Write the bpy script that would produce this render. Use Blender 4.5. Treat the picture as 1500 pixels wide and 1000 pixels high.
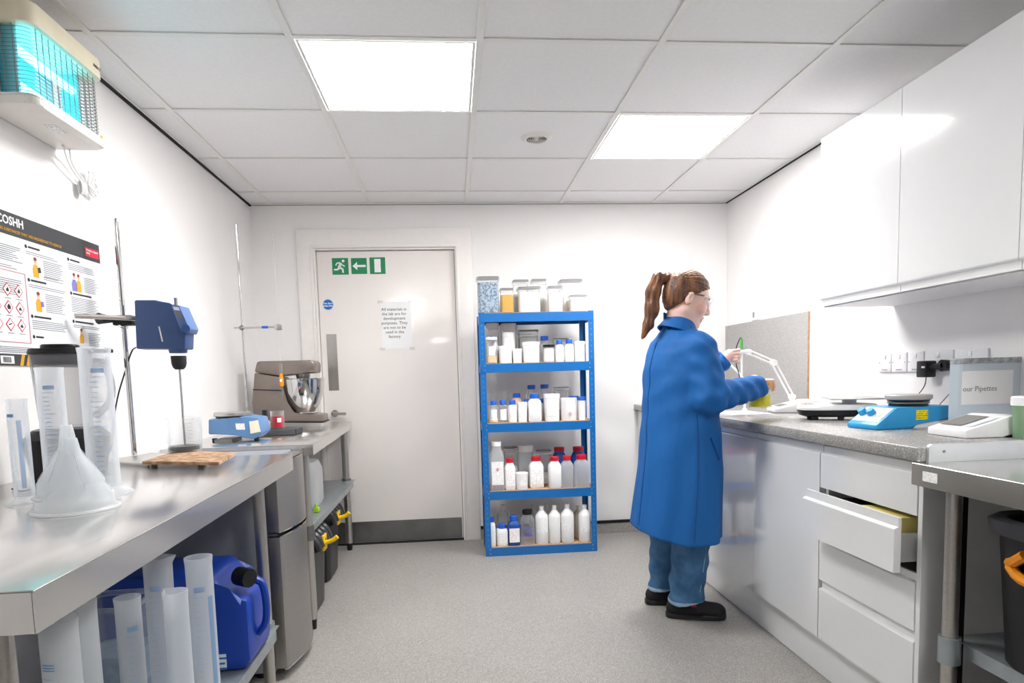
import bpy, bmesh, math, random
import numpy as np
from mathutils import Vector, Matrix
random.seed(7)
for o in list(bpy.data.objects): bpy.data.objects.remove(o)
COL = bpy.context.scene.collection
SC = bpy.context.scene

# ------------------------------------------------------------------ camera
FPX, CX, CY = 966.0, 750.0, 636.7
YAW, PIT, ROL = 0.0881, -0.0913, 0.0274
CH = 1.178
def _rm(y, p, r):
    cy, sy, cp, sp, cr, sr = math.cos(y), math.sin(y), math.cos(p), math.sin(p), math.cos(r), math.sin(r)
    Ry = np.array([[cy, 0, -sy], [0, 1, 0], [sy, 0, cy]])
    Rx = np.array([[1, 0, 0], [0, cp, -sp], [0, sp, cp]])
    Rz = np.array([[cr, -sr, 0], [sr, cr, 0], [0, 0, 1]])
    return Rz @ Rx @ Ry
_M = _rm(YAW, PIT, ROL)
def P(px, py, x=None, y=None, z=None):
    """point of the room seen at a pixel of the photograph, on a known plane"""
    d = _M.T @ np.array([(px - CX) / FPX, -(py - CY) / FPX, 1.0]); d = np.array([d[0], d[2], d[1]])
    t = x / d[0] if x is not None else y / d[1] if y is not None else (z - CH) / d[2]
    d = d * t; d[2] += CH
    return Vector(d)
cam = bpy.data.objects.new('camera', bpy.data.cameras.new('camera')); COL.objects.link(cam)
r_, u_, f_ = [Vector((_M[i][0], _M[i][2], _M[i][1])) for i in range(3)]
cam.matrix_world = Matrix(((r_.x, u_.x, -f_.x, 0), (r_.y, u_.y, -f_.y, 0), (r_.z, u_.z, -f_.z, CH), (0, 0, 0, 1)))
cam.data.sensor_width = 36; cam.data.lens = FPX / 1500 * 36
cam.data.shift_y = (CY - 500) / 1500; cam.data.clip_start = 0.02
SC.camera = cam
# ------------------------------------------------------------------ world, light, exposure
SC.view_settings.view_transform = 'Standard'; SC.view_settings.look = 'None'
SC.view_settings.gamma = 1; SC.view_settings.use_curve_mapping = False
SC.view_settings.exposure = 1.42
w = bpy.data.worlds.new('world'); SC.world = w; w.use_nodes = True
w.node_tree.nodes['Background'].inputs[0].default_value = (0.9, 0.95, 1, 1)
w.node_tree.nodes['Background'].inputs[1].default_value = 0.3
PANEL = 12.5         # radiance of the ceiling LED panels
# ------------------------------------------------------------------ room numbers
XL, XR, YB, YF, ZC = -1.314, 2.004, 4.686, -2.9, 2.36
ZA, ZB, ZW = 0.90, 0.886, 0.94   # near bench, far bench, worktop

# ------------------------------------------------------------------ materials
def lin(h):
    h = h.lstrip('#'); v = [int(h[i:i+2], 16) / 255 for i in (0, 2, 4)]
    return tuple(c / 12.92 if c <= .04045 else ((c + .055) / 1.055) ** 2.4 for c in v) + (1,)
MATS = {}
def mat(name, col, rough=.5, metal=0, noise=0, nscale=30, col2=None, coat=0, emit=None, es=0, bump=0, bscale=200,
        stretch=(1, 1, 1), clear=0, sss=0, spec=.5, ramp=(.35, .65), trans=0, ior=1.45):
    if name in MATS: return MATS[name]
    m = bpy.data.materials.new(name); m.use_nodes = True; nt = m.node_tree; N = nt.nodes; Lk = nt.links
    b = N['Principled BSDF']; b.inputs['Base Color'].default_value = lin(col)
    b.inputs['Roughness'].default_value = rough; b.inputs['Metallic'].default_value = metal
    b.inputs['Specular IOR Level'].default_value = spec; b.inputs['IOR'].default_value = ior
    if trans: b.inputs['Transmission Weight'].default_value = trans
    if coat: b.inputs['Coat Weight'].default_value = coat; b.inputs['Coat Roughness'].default_value = .03
    if emit: b.inputs['Emission Color'].default_value = lin(emit); b.inputs['Emission Strength'].default_value = es
    if sss: b.inputs['Subsurface Weight'].default_value = sss; b.inputs['Subsurface Radius'].default_value = (.01, .004, .002)
    tc = N.new('ShaderNodeTexCoord'); mp = N.new('ShaderNodeMapping'); mp.inputs['Scale'].default_value = stretch
    Lk.new(tc.outputs['Object'], mp.inputs[0])
    if col2 is not None or noise:
        n = N.new('ShaderNodeTexNoise'); n.inputs['Scale'].default_value = nscale; n.inputs['Detail'].default_value = 4
        Lk.new(mp.outputs[0], n.inputs['Vector'])
        r = N.new('ShaderNodeValToRGB'); r.color_ramp.elements[0].position, r.color_ramp.elements[1].position = ramp
        c1 = lin(col); c2 = lin(col2) if col2 else tuple(min(1, c * (1 - noise)) for c in c1[:3]) + (1,)
        r.color_ramp.elements[0].color = c2; r.color_ramp.elements[1].color = c1
        Lk.new(n.outputs['Fac'], r.inputs[0]); Lk.new(r.outputs[0], b.inputs['Base Color'])
    if bump:
        n2 = N.new('ShaderNodeTexNoise'); n2.inputs['Scale'].default_value = bscale; n2.inputs['Detail'].default_value = 3
        Lk.new(mp.outputs[0], n2.inputs['Vector'])
        bp = N.new('ShaderNodeBump'); bp.inputs['Strength'].default_value = bump; bp.inputs['Distance'].default_value = .01
        Lk.new(n2.outputs['Fac'], bp.inputs['Height']); Lk.new(bp.outputs[0], b.inputs['Normal'])
    if clear:
        t = N.new('ShaderNodeBsdfTransparent'); mx = N.new('ShaderNodeMixShader')
        lw = N.new('ShaderNodeLayerWeight'); lw.inputs['Blend'].default_value = .35
        ma = N.new('ShaderNodeMath'); ma.operation = 'MULTIPLY_ADD'
        ma.inputs[1].default_value = clear * .5; ma.inputs[2].default_value = 1 - clear
        Lk.new(lw.outputs['Facing'], ma.inputs[0]); ma.use_clamp = True
        tr = N.new('ShaderNodeBsdfTranslucent'); tr.inputs[0].default_value = lin(col); m3 = N.new('ShaderNodeMixShader'); m3.inputs[0].default_value = .5
        Lk.new(b.outputs[0], m3.inputs[1]); Lk.new(tr.outputs[0], m3.inputs[2])
        Lk.new(ma.outputs[0], mx.inputs[0]); Lk.new(t.outputs[0], mx.inputs[1]); Lk.new(m3.outputs[0], mx.inputs[2])
        Lk.new(mx.outputs[0], N['Material Output'].inputs[0])
    MATS[name] = m
    return m
def speckle(name, base, dark, light, scale=350, rough=.5, coat=0):
    m = mat(name, base, rough, coat=coat); nt = m.node_tree; N = nt.nodes; Lk = nt.links; b = N['Principled BSDF']
    tc = N.new('ShaderNodeTexCoord'); v = N.new('ShaderNodeTexVoronoi'); v.inputs['Scale'].default_value = scale
    Lk.new(tc.outputs['Object'], v.inputs['Vector'])
    r = N.new('ShaderNodeValToRGB'); r.color_ramp.interpolation = 'CONSTANT'
    sp = N.new('ShaderNodeSeparateColor'); Lk.new(v.outputs['Color'], sp.inputs[0]); Lk.new(sp.outputs[0], r.inputs[0])
    e = r.color_ramp.elements; e[0].color = lin(dark); e[1].position = .14; e[1].color = lin(base)
    e2 = e.new(.86); e2.color = lin(light)
    n = N.new('ShaderNodeTexNoise'); n.inputs['Scale'].default_value = 2.2; n.inputs['Detail'].default_value = 5
    Lk.new(tc.outputs['Object'], n.inputs['Vector'])
    mr = N.new('ShaderNodeMapRange'); mr.inputs['To Min'].default_value = .9; mr.inputs['To Max'].default_value = 1.08
    Lk.new(n.outputs['Fac'], mr.inputs[0])
    mx = N.new('ShaderNodeMix'); mx.data_type = 'RGBA'; mx.blend_type = 'MULTIPLY'; mx.inputs[0].default_value = 1
    Lk.new(r.outputs[0], mx.inputs[6]); Lk.new(mr.outputs[0], mx.inputs[7]); Lk.new(mx.outputs[2], b.inputs['Base Color'])
    return m
def printed(name, base='#fbfbfa', ink='#8d8f98', scale=160, accent=None):
    """white sticker with rows of tiny unreadable print"""
    m = mat(name, base, .5); nt = m.node_tree; N = nt.nodes; Lk = nt.links; b = N['Principled BSDF']
    tc = N.new('ShaderNodeTexCoord'); sx = N.new('ShaderNodeSeparateXYZ'); Lk.new(tc.outputs['Object'], sx.inputs[0])
    w1 = N.new('ShaderNodeMath'); w1.operation = 'MULTIPLY'; w1.inputs[1].default_value = scale; Lk.new(sx.outputs[2], w1.inputs[0])
    f = N.new('ShaderNodeMath'); f.operation = 'FRACT'; Lk.new(w1.outputs[0], f.inputs[0])
    g = N.new('ShaderNodeMath'); g.operation = 'GREATER_THAN'; g.inputs[1].default_value = .62; Lk.new(f.outputs[0], g.inputs[0])
    n = N.new('ShaderNodeTexNoise'); n.inputs['Scale'].default_value = scale * .6; Lk.new(tc.outputs['Object'], n.inputs['Vector'])
    h = N.new('ShaderNodeMath'); h.operation = 'GREATER_THAN'; h.inputs[1].default_value = .5; Lk.new(n.outputs['Fac'], h.inputs[0])
    k = N.new('ShaderNodeMath'); k.operation = 'MULTIPLY'; Lk.new(g.outputs[0], k.inputs[0]); Lk.new(h.outputs[0], k.inputs[1])
    mx = N.new('ShaderNodeMix'); mx.data_type = 'RGBA'; mx.inputs[6].default_value = lin(base); mx.inputs[7].default_value = lin(ink)
    Lk.new(k.outputs[0], mx.inputs[0]); Lk.new(mx.outputs[2], b.inputs['Base Color'])
    return m
M_wall = mat('wall_paint', '#f1efee', .6, noise=.02, nscale=3, bump=.02, bscale=90)
M_tile = mat('ceiling_tile', '#f2f1f2', .8, noise=.03, nscale=60, bump=.05, bscale=300)
M_grid = mat('ceiling_grid', '#ecebe8', .45, noise=.02)
M_black = mat('black_plastic', '#101114', .4, noise=.1)
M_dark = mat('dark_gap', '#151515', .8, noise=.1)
M_floor = speckle('floor_vinyl', '#989590', '#807d79', '#bcb9b5', 420, .42)
M_door = mat('door_paint', '#f3ede9', .28, noise=.02, nscale=4, coat=.2)
M_trim = mat('trim_paint', '#f3efec', .4, noise=.02)
M_steel = mat('brushed_steel', '#c4c0bb', .3, .9, noise=.1, nscale=8, stretch=(30, 1.5, 30), bump=.02, bscale=14)
M_steeltop = mat('steel_top', '#dddbd8', .2, .9, noise=.06, nscale=4, stretch=(12, 1, 1), bump=.01, bscale=8)
M_steeldull = mat('dull_steel', '#8f8f90', .35, 1, noise=.15, nscale=10)
M_chrome = mat('chrome', '#d8d8d8', .08, 1, noise=.02)
M_fridge = mat('fridge_steel', '#a3a09c', .33, .85, noise=.06, nscale=10, stretch=(1, 1, 30))
M_fridgeside = mat('fridge_side', '#8b8f98', .5, noise=.04)
M_galv = mat('galvanised_shelf', '#a7afb2', .38, .6, noise=.12, nscale=25)
M_gloss = mat('gloss_white', '#eaebec', .12, noise=.01, coat=1)
M_carc = mat('white_board', '#eeedef', .45, noise=.02)
M_work = speckle('worktop_laminate', '#9a9896', '#7d7b7b', '#c4c2bf', 330, .22, coat=.3)
M_splash = speckle('splashback_laminate', '#a5a3a1', '#8f8d8c', '#c2c0bd', 380, .5)
M_ply = mat('board_edge', '#c99f7e', .7, noise=.2, nscale=60)
M_mdf = mat('shelf_board', '#c6a27e', .8, noise=.15, nscale=120)
M_rack = mat('blue_steel', '#1567ae', .34, noise=.04, coat=.2)
M_rackd = mat('rack_hole', '#0b2b55', .6, noise=.1)
M_white = mat('white_plastic', '#f2f2f2', .35, noise=.02)
M_frost = mat('frosted_white_plastic', '#eef2f5', .35, noise=.02, clear=.45)
M_clear = mat('clear_plastic', '#dfe6ea', .12, noise=.02, clear=.95)
M_haze = mat('hazy_plastic', '#f1f6fb', .3, noise=.02, clear=.8)
M_glass = mat('clear_glass', '#e8eef0', .04, noise=.02, clear=.975)
M_blue = mat('blue_cap', '#1f5fc8', .4, noise=.03)
M_red = mat('red_cap', '#c5152f', .4, noise=.03)
M_bluebody = mat('blue_bottle', '#1c4fa0', .35, noise=.03)
M_lab = printed('printed_label', ink='#c6c8ce', scale=230)
M_labr = printed('printed_label_red', ink='#dcb9bb', scale=230)
M_amber = mat('amber_granules', '#d9a94d', .7, noise=.3, nscale=300)
M_bluebits = mat('blue_crystals', '#5f7489', .5, col2='#a3b3c2', nscale=90, ramp=(.45, .6))
M_powder = mat('white_powder', '#f2f0ec', .9, noise=.04)
M_beige = mat('beige_powder', '#dfc9a8', .9, noise=.1, nscale=200)
M_yellow = mat('yellow_clip', '#f3c613', .4, noise=.03)
M_orange = mat('orange_plastic', '#ef9413', .4, noise=.03)
M_tick = mat('blue_print', '#6d9ccb', .5, noise=.03)
M_tickd = mat('grey_print', '#6d7178', .5, noise=.03)
M_stir = mat('stirrer_blue', '#3f5788', .42, noise=.03)
M_bal = mat('pale_blue_plastic', '#5d86b4', .4, noise=.03)
M_cyan = mat('bright_blue_plastic', '#2fa0dd', .35, noise=.03)
M_screen = mat('grey_screen', '#7f7d78', .15, noise=.05)
M_taupe = mat('taupe_enamel', '#857a73', .3, .4, noise=.04)
M_cream = mat('cream_plastic', '#eadfc4', .4, noise=.03)
M_creamw = mat('offwhite_plastic', '#ece8e2', .4, noise=.02)
M_green = mat('sign_green', '#178a57', .5, noise=.02)
M_paper = mat('paper', '#f7f7f8', .7, noise=.02)
M_ink = mat('ink_black', '#2a2a2e', .7, noise=.05)
M_inkg = mat('ink_grey', '#8b8c92', .7, noise=.05)
M_gold = mat('ink_yellow', '#e0a81c', .6, noise=.03)
M_poster_dark = mat('poster_charcoal', '#3b3c40', .5, noise=.03)
M_posterw = mat('poster_white', '#eef0f4', .4, noise=.02)
M_pink = mat('poster_pink', '#d9808f', .6, noise=.03)
M_redp = mat('poster_red', '#cc2140', .5, noise=.03)
M_skinp = mat('poster_skin', '#e8b79a', .6, noise=.03)
M_orangep = mat('poster_orange', '#f0a82a', .6, noise=.03)
M_violet = mat('poster_violet', '#7f7ac6', .6, noise=.03)
M_vial = mat('dark_glass', '#3d4a4c', .1, noise=.1, clear=.15)
M_cable = mat('black_cable', '#17171a', .5, noise=.1)
M_wcable = mat('white_cable', '#e9e9ea', .45, noise=.02)
M_redliq = mat('red_liquid', '#c4102c', .1, noise=.05)
M_yelliq = mat('yellow_liquid', '#fff000', .6, noise=.03)
M_cork = mat('stained_wood', '#8a644a', .7, col2='#bf9f7e', nscale=35, ramp=(.4, .62))
M_socket = mat('socket_plastic', '#e9e9ec', .3, noise=.02)

# ------------------------------------------------------------------ mesh builder
class MB:
    def __init__(s): s.bm = bmesh.new(); s.mats = []
    def _mi(s, m):
        if m is None: return 0
        if m not in s.mats: s.mats.append(m)
        return s.mats.index(m)
    def _faces(s, fs, m):
        i = s._mi(m)
        for f in fs: f.material_index = i
    def box(s, x0, x1, y0, y1, z0, z1, m=None, bev=0, seg=2):
        if bev:
            t = bmesh.new(); vs = [t.verts.new((x, y, z)) for x in (x0, x1) for y in (y0, y1) for z in (z0, z1)]
            for q in ((0,1,3,2),(4,6,7,5),(0,4,5,1),(2,3,7,6),(0,2,6,4),(1,5,7,3)): t.faces.new([vs[i] for i in q])
            bmesh.ops.bevel(t, geom=t.edges[:], offset=bev, segments=seg, profile=.5, affect='EDGES')
            s._merge(t, m)
        else:
            vs = [s.bm.verts.new((x, y, z)) for x in (x0, x1) for y in (y0, y1) for z in (z0, z1)]
            s._faces([s.bm.faces.new([vs[i] for i in q]) for q in ((0,1,3,2),(4,6,7,5),(0,4,5,1),(2,3,7,6),(0,2,6,4),(1,5,7,3))], m)
        return s
    def _merge(s, t, m):
        mp = {v: s.bm.verts.new(v.co) for v in t.verts}
        s._faces([s.bm.faces.new([mp[v] for v in f.verts]) for f in t.faces], m); t.free()
    def prism(s, poly, a, b, axis='z', m=None, bev=0):
        """poly of 2D points extruded from a to b along axis: z->(x,y) y->(x,z) x->(y,z)"""
        f3 = {'z': lambda p, t: (p[0], p[1], t), 'y': lambda p, t: (p[0], t, p[1]), 'x': lambda p, t: (t, p[0], p[1])}[axis]
        t = bmesh.new(); A = [t.verts.new(f3(p, a)) for p in poly]; B = [t.verts.new(f3(p, b)) for p in poly]
        t.faces.new(A[::-1]); t.faces.new(B); n = len(poly)
        for i in range(n): t.faces.new((A[i], A[(i+1) % n], B[(i+1) % n], B[i]))
        if bev: bmesh.ops.bevel(t, geom=t.edges[:], offset=bev, segments=2, profile=.5, affect='EDGES')
        bmesh.ops.recalc_face_normals(t, faces=t.faces[:])
        s._merge(t, m); return s
    def poly(s, pts, m=None):
        s._faces([s.bm.faces.new([s.bm.verts.new(p) for p in pts])], m); return s
    def cone(s, p0, p1, r0, r1=None, seg=20, m=None, caps=True):
        r1 = r0 if r1 is None else r1; p0, p1 = Vector(p0), Vector(p1); d = (p1 - p0).normalized()
        a = d.orthogonal().normalized(); b = d.cross(a); rings = []
        for p, r in ((p0, r0), (p1, r1)):
            rings.append([s.bm.verts.new(p + (a * math.cos(t) + b * math.sin(t)) * r) for t in [2 * math.pi * i / seg for i in range(seg)]])
        fs = [s.bm.faces.new((rings[0][i], rings[0][(i+1) % seg], rings[1][(i+1) % seg], rings[1][i])) for i in range(seg)]
        if caps: fs += [s.bm.faces.new(rings[0][::-1]), s.bm.faces.new(rings[1])]
        s._faces(fs, m); return s
    def lathe(s, prof, c=(0, 0, 0), seg=28, n=2, sx=1, sy=1, m=None, a0=0, a1=None, rot=0):
        """prof: (r,z) pairs; n>2 gives a rounded square section"""
        full = a1 is None; A = 2 * math.pi if full else a1 - a0
        angs = [a0 + A * i / seg for i in range(seg if full else seg + 1)]; rings = []
        def sh(t, r):
            nn = n(r) if callable(n) else n
            ct, st = math.cos(t), math.sin(t); k = (abs(ct) ** nn + abs(st) ** nn) ** (-1 / nn)
            x, y = r * k * ct * sx, r * k * st * sy
            return (c[0] + x * math.cos(rot) - y * math.sin(rot), c[1] + x * math.sin(rot) + y * math.cos(rot))
        for r, z in prof:
            if r < 1e-5: rings.append([s.bm.verts.new((c[0], c[1], c[2] + z))]); continue
            rings.append([s.bm.verts.new((*sh(t, r), c[2] + z)) for t in angs])
        fs = []; K = len(angs)
        for a, b in zip(rings, rings[1:]):
            for i in range(K if full else K - 1):
                j = (i + 1) % K
                if len(a) == 1 and len(b) == 1: continue
                if len(a) == 1: fs.append(s.bm.faces.new((a[0], b[j], b[i])))
                elif len(b) == 1: fs.append(s.bm.faces.new((a[i], a[j], b[0])))
                else: fs.append(s.bm.faces.new((a[i], a[j], b[j], b[i])))
        s._faces(fs, m); return s
    def tube(s, pts, r, seg=8, m=None, smooth=0):
        pts = [Vector(p) for p in pts]
        for _ in range(smooth):
            q = [pts[0]]
            for a, b in zip(pts, pts[1:]): q += [a * .75 + b * .25, a * .25 + b * .75]
            pts = q + [pts[-1]]
        rr = r if callable(r) else (lambda t: r); rings = []; up = None
        for i, p in enumerate(pts):
            d = (pts[min(i+1, len(pts)-1)] - pts[max(i-1, 0)]).normalized()
            a = d.orthogonal().normalized() if up is None else (up - d * up.dot(d)).normalized()
            up = a; b = d.cross(a); R = rr(i / (len(pts) - 1))
            rings.append([s.bm.verts.new(p + (a * math.cos(t) + b * math.sin(t)) * R) for t in [2 * math.pi * k / seg for k in range(seg)]])
        fs = [s.bm.faces.new((a[k], a[(k+1) % seg], b[(k+1) % seg], b[k])) for a, b in zip(rings, rings[1:]) for k in range(seg)]
        fs += [s.bm.faces.new(rings[0][::-1]), s.bm.faces.new(rings[-1])]
        s._faces(fs, m); return s
    def ball(s, c, r, m=None, sc=(1, 1, 1), seg=16):
        t = bmesh.new(); bmesh.ops.create_uvsphere(t, u_segments=seg, v_segments=seg // 2, radius=r)
        for v in t.verts: v.co = Vector((v.co.x * sc[0], v.co.y * sc[1], v.co.z * sc[2])) + Vector(c)
        s._merge(t, m); return s
    def xf(s, mtx):
        for v in s.bm.verts: v.co = mtx @ v.co
        return s
    def build(s, name, m=None, parent=None, world=False, smooth=.6):
        if world and parent is not None:
            inv = (Matrix.Translation(parent.location) @ parent.rotation_euler.to_matrix().to_4x4()).inverted()
            s.xf(inv)
        bmesh.ops.recalc_face_normals(s.bm, faces=s.bm.faces[:])
        me = bpy.data.meshes.new(name); s.bm.to_mesh(me); s.bm.free()
        for q in (s.mats or [m]): me.materials.append(q)
        if smooth:
            me.polygons.foreach_set('use_smooth', [True] * len(me.polygons)); me.set_sharp_from_angle(angle=smooth)
        o = bpy.data.objects.new(name, me); COL.objects.link(o)
        if parent is not None: o.parent = parent
        return o
def thing(name, label, cat, loc=(0, 0, 0), rz=0, group=None):
    o = bpy.data.objects.new(name, None); COL.objects.link(o); o.empty_display_size = .05
    o.location = loc; o.rotation_euler = (0, 0, rz); o['label'] = label; o['category'] = cat
    if group: o['group'] = group
    return o
def struct(o, label=None):
    o['kind'] = 'structure'
    if label: o['label'] = label
    return o
def tag(o, label, cat, group=None):
    o['label'] = label; o['category'] = cat
    if group: o['group'] = group
    return o
def text(name, s, size, origin, right, up, m, parent=None, align='LEFT', depth=.0004, bold=0, sx=1, spacing=1):
    """flat lettering; origin is world (or local when parent given as tuple)"""
    c = bpy.data.curves.new(name, 'FONT'); c.body = s; c.size = size; c.align_x = align; c.extrude = depth; c.offset = bold
    c.resolution_u = 2; c.space_line = spacing
    o = bpy.data.objects.new(name, c); me = bpy.data.meshes.new_from_object(o); me.name = name
    bpy.data.objects.remove(o); bpy.data.curves.remove(c)
    R, U = Vector(right).normalized(), Vector(up).normalized(); Nn = R.cross(U)
    mt = Matrix(((R.x * sx, U.x, Nn.x, origin[0]), (R.y * sx, U.y, Nn.y, origin[1]), (R.z * sx, U.z, Nn.z, origin[2]), (0, 0, 0, 1)))
    if parent is not None:
        mt = (Matrix.Translation(parent.location) @ parent.rotation_euler.to_matrix().to_4x4()).inverted() @ mt
    me.transform(mt); me.materials.clear(); me.materials.append(m)
    ob = bpy.data.objects.new(name, me); COL.objects.link(ob)
    if parent is not None: ob.parent = parent
    return ob

# ================================================================== SETTING
o = MB().box(XL-.12, XR+.12, YF-.12, YB+.2, -.08, 0).build('floor', M_floor, smooth=0); struct(o, 'grey speckled safety vinyl floor')
o = MB().box(XL-.1, XL, YF, YB+.15, 0, 2.5).build('wall_left', M_wall, smooth=0); struct(o, 'white painted wall on the left')
o = MB().box(XR, XR+.1, YF, YB+.15, 0, 2.5).build('wall_right', M_wall, smooth=0); struct(o, 'white painted wall behind the worktop')
DX0, DX1, DZ = -.908, .055, 2.066
b = MB().box(XL, DX0, YB, YB+.15, 0, 2.5).box(DX1, XR, YB, YB+.15, 0, 2.5).box(DX0, DX1, YB, YB+.15, DZ, 2.5)
struct(b.build('wall_back', M_wall, smooth=0), 'white painted end wall with the door')
struct(MB().box(XL, XR, YF-.1, YF, 0, 2.5).build('wall_front', mat('unseen_wall_grey', '#7d8086', .6, noise=.03), smooth=0), 'unseen wall behind the viewer, greyed to dim reflections')  # unseen wall, its grey chosen to dim reflections in the bench steel
ceil = struct(MB().box(XL, XR, YF, YB, 2.40, 2.48).build('ceiling', M_dark, smooth=0), 'suspended ceiling of white tiles in a metal grid')
gx = [XL] + [-1.179 + .66 * i for i in range(5)] + [XR]
rows = sorted([4.401 - .6485 * j for j in range(0, 12)])
gy = [YF] + [r for r in rows if r > YF + .05] + [YB]
LIGHTS = []
def near(a, b): return abs(a - b) < .02
lit = lambda x0, y0: (near(x0, -.519) and near(y0, 2.4555)) or (near(x0, .801) and near(y0, 3.104)) or \
    (near(x0, .801) and near(y0, -.1385))
tm = None
for i in range(len(gx) - 1):
    for j in range(len(gy) - 1):
        x0, x1, y0, y1 = gx[i] + .003, gx[i+1] - .003, gy[j] + .003, gy[j+1] - .003
        if lit(gx[i], gy[j]): LIGHTS.append((gx[i], gx[i+1], gy[j], gy[j+1])); continue
        MB().box(x0, x1, y0, y1, ZC + .006, ZC + .022).build('ceiling_tile', M_tile, ceil, smooth=0)
for x in gx[1:-1]: MB().box(x - .013, x + .013, YF, YB - .012, ZC, ZC + .005, bev=.001, seg=1).build('grid_bar', M_grid, ceil)
for y in gy[1:-1]:
    for i in range(len(gx) - 1):
        MB().box(gx[i] + (.013 if i else .016), gx[i+1] - .0135, y - .012, y + .012, ZC + .0005, ZC + .005).build('cross_bar', M_grid, ceil, smooth=0)
M_led = mat('led_panel', '#ffffff', .4, emit='#fffdfb', es=PANEL)
lname = ['square ceiling light panel above the far left, over the door side', 'square ceiling light panel nearer the wall cabinets']
for k, (x0, x1, y0, y1) in enumerate(LIGHTS):
    if near(y0, 2.4555): lb = 'glowing square ceiling light panel left of the round vent'
    elif near(y0, 3.104): lb = 'glowing square ceiling light panel right of the round vent'
    else: lb = 'square ceiling light panel behind the viewer, ' + ('left of' if x0 < 0 else 'right of') + ' the aisle'
    t = thing('ceiling_light', lb, 'light', ((x0+x1)/2, (y0+y1)/2, ZC))
    hx, hy = (x1-x0)/2 - .014, (y1-y0)/2 - .013
    MB().box(-hx, hx, -hy, hy, .003, .01).build('diffuser', M_led, t, smooth=0)
    f = MB()
    for a in ((-hx-.0, -hx+.012, -hy, hy), (hx-.012, hx, -hy, hy), (-hx+.012, hx-.012, -hy, -hy+.012), (-hx+.012, hx-.012, hy-.012, hy)): f.box(*a, .0005, .0025)
    f.build('frame', M_grid, t, smooth=0)
# perimeter trims (shadow gap under the white angle coloured in as a dark strip)
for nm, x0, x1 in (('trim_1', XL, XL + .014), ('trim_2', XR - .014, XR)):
    struct(MB().box(x0, x1, YF, YB, ZC - .004, ZC + .0045, M_grid).box(x0, x1 if x0 < 0 else x1, YF, YB, ZC - .011 if x0 < 0 else ZC - .007, ZC - .004, M_dark).build(nm, None, smooth=0), 'ceiling edge trim with painted dark strip for the shadow gap')
struct(MB().box(XL + .014, XR - .014, YB - .014, YB, ZC - .003, ZC + .0045, M_grid).box(XL + .014, XR - .014, YB - .004, YB, ZC - .008, ZC - .003, mat('gap_shade_grey', '#a5a29d', .7)).build('trim_3', None, smooth=0), 'ceiling edge trim over the end wall')  # lower strip coloured grey as the shade in the gap
# coved skirting with black cap strip
def skirt(nm, poly, lbl):
    struct(MB().prism(poly, 0, .085).build(nm, M_floor, smooth=0), lbl)
for nm, a in (('baseboard_back', (.17, XR, YB - .012, YB)), ('baseboard_left', (XL, XL + .012, YF, YB)), ('baseboard_right', (XR - .012, XR, YF, YB)), ('baseboard_end', (XL + .012, -1.03, YB - .012, YB))):
    x0, x1, y0, y1 = a
    struct(MB().box(x0, x1, y0, y1, 0, .075, M_floor).box(x0 - .0, x1, y0 - (.003 if 'back' in nm else 0), y1, .075, .095, M_black).build(nm, None, smooth=0), 'coved vinyl skirting with black cap strip')
# door
door = struct(thing('door_1', 'white flush door with steel kick plate', 'door', (DX0, YB, 0)), None)
del door['category']
MB().box(DX0 + .012, DX1 - .012, YB + .03, YB + .07, .008, DZ - .014, bev=.002).build('door_leaf', M_door, door, world=True)
f = MB(); f.box(DX0 - .0, DX0 + .009, YB - .0, YB + .12, 0, DZ); f.box(DX1 - .009, DX1, YB, YB + .12, 0, DZ); f.box(DX0 + .009, DX1 - .009, YB, YB + .12, DZ - .01, DZ - .0)
f.build('door_lining', M_trim, door, world=True, smooth=0)
f = MB()
A0 = .112
f.prism([(DX0 - A0, 0), (DX0 - .004, 0), (DX0 - .004, DZ + .004), (DX1 + .004, DZ + .004), (DX1 + .004, 0), (DX1 + A0, 0), (DX1 + A0, DZ + .128), (DX0 - A0, DZ + .128)], YB - .016, YB - .0005, 'y', bev=.003)
f.prism([(DX0 - .02, 0), (DX0 - .0045, 0), (DX0 - .0045, DZ + .0045), (DX1 + .0045, DZ + .0045), (DX1 + .0045, 0), (DX1 + .02, 0), (DX1 + .02, DZ + .02), (DX0 - .02, DZ + .02)], YB - .022, YB - .0161, 'y', bev=.002)
f.build('architrave', M_trim, door, world=True)
yd = YB + .0295
MB().box(DX0 + .02, DX1 - .02, yd - .002, yd, .012, .160, bev=.0008, seg=1).build('kick_plate', M_steeldull, door, world=True)
MB().box(-.858, -.789, yd - .002, yd, 1.10, 1.49, bev=.0008, seg=1).build('push_plate', M_steel, door, world=True)
k = MB().cone((-.825, yd, .94), (-.825, yd - .012, .94), .026, .024, m=M_steel).cone((-.825, yd - .012, .94), (-.825, yd - .04, .94), .01, m=M_steel)
k.cone((-.825, yd - .04, .94), (-.835, yd - .055, .94), .012, .012).tube([(-.83, yd - .05, .94), (-.80, yd - .055, .94), (-.74, yd - .055, .938)], .01, 10, M_steel)
k.build('door_handle', M_steel, door, world=True)
struct(MB().box(DX0 + .009, DX1 - .009, YB, YB + .13, .0, .006).build('trim_4', M_dark, smooth=0), 'dark threshold strip under the door')
struct(MB().box(DX0-.2, DX1+.2, YB + .151, YB + .17, 0, 2.4).build('wall_beyond', M_dark, smooth=0), 'dark space behind the door')

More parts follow.
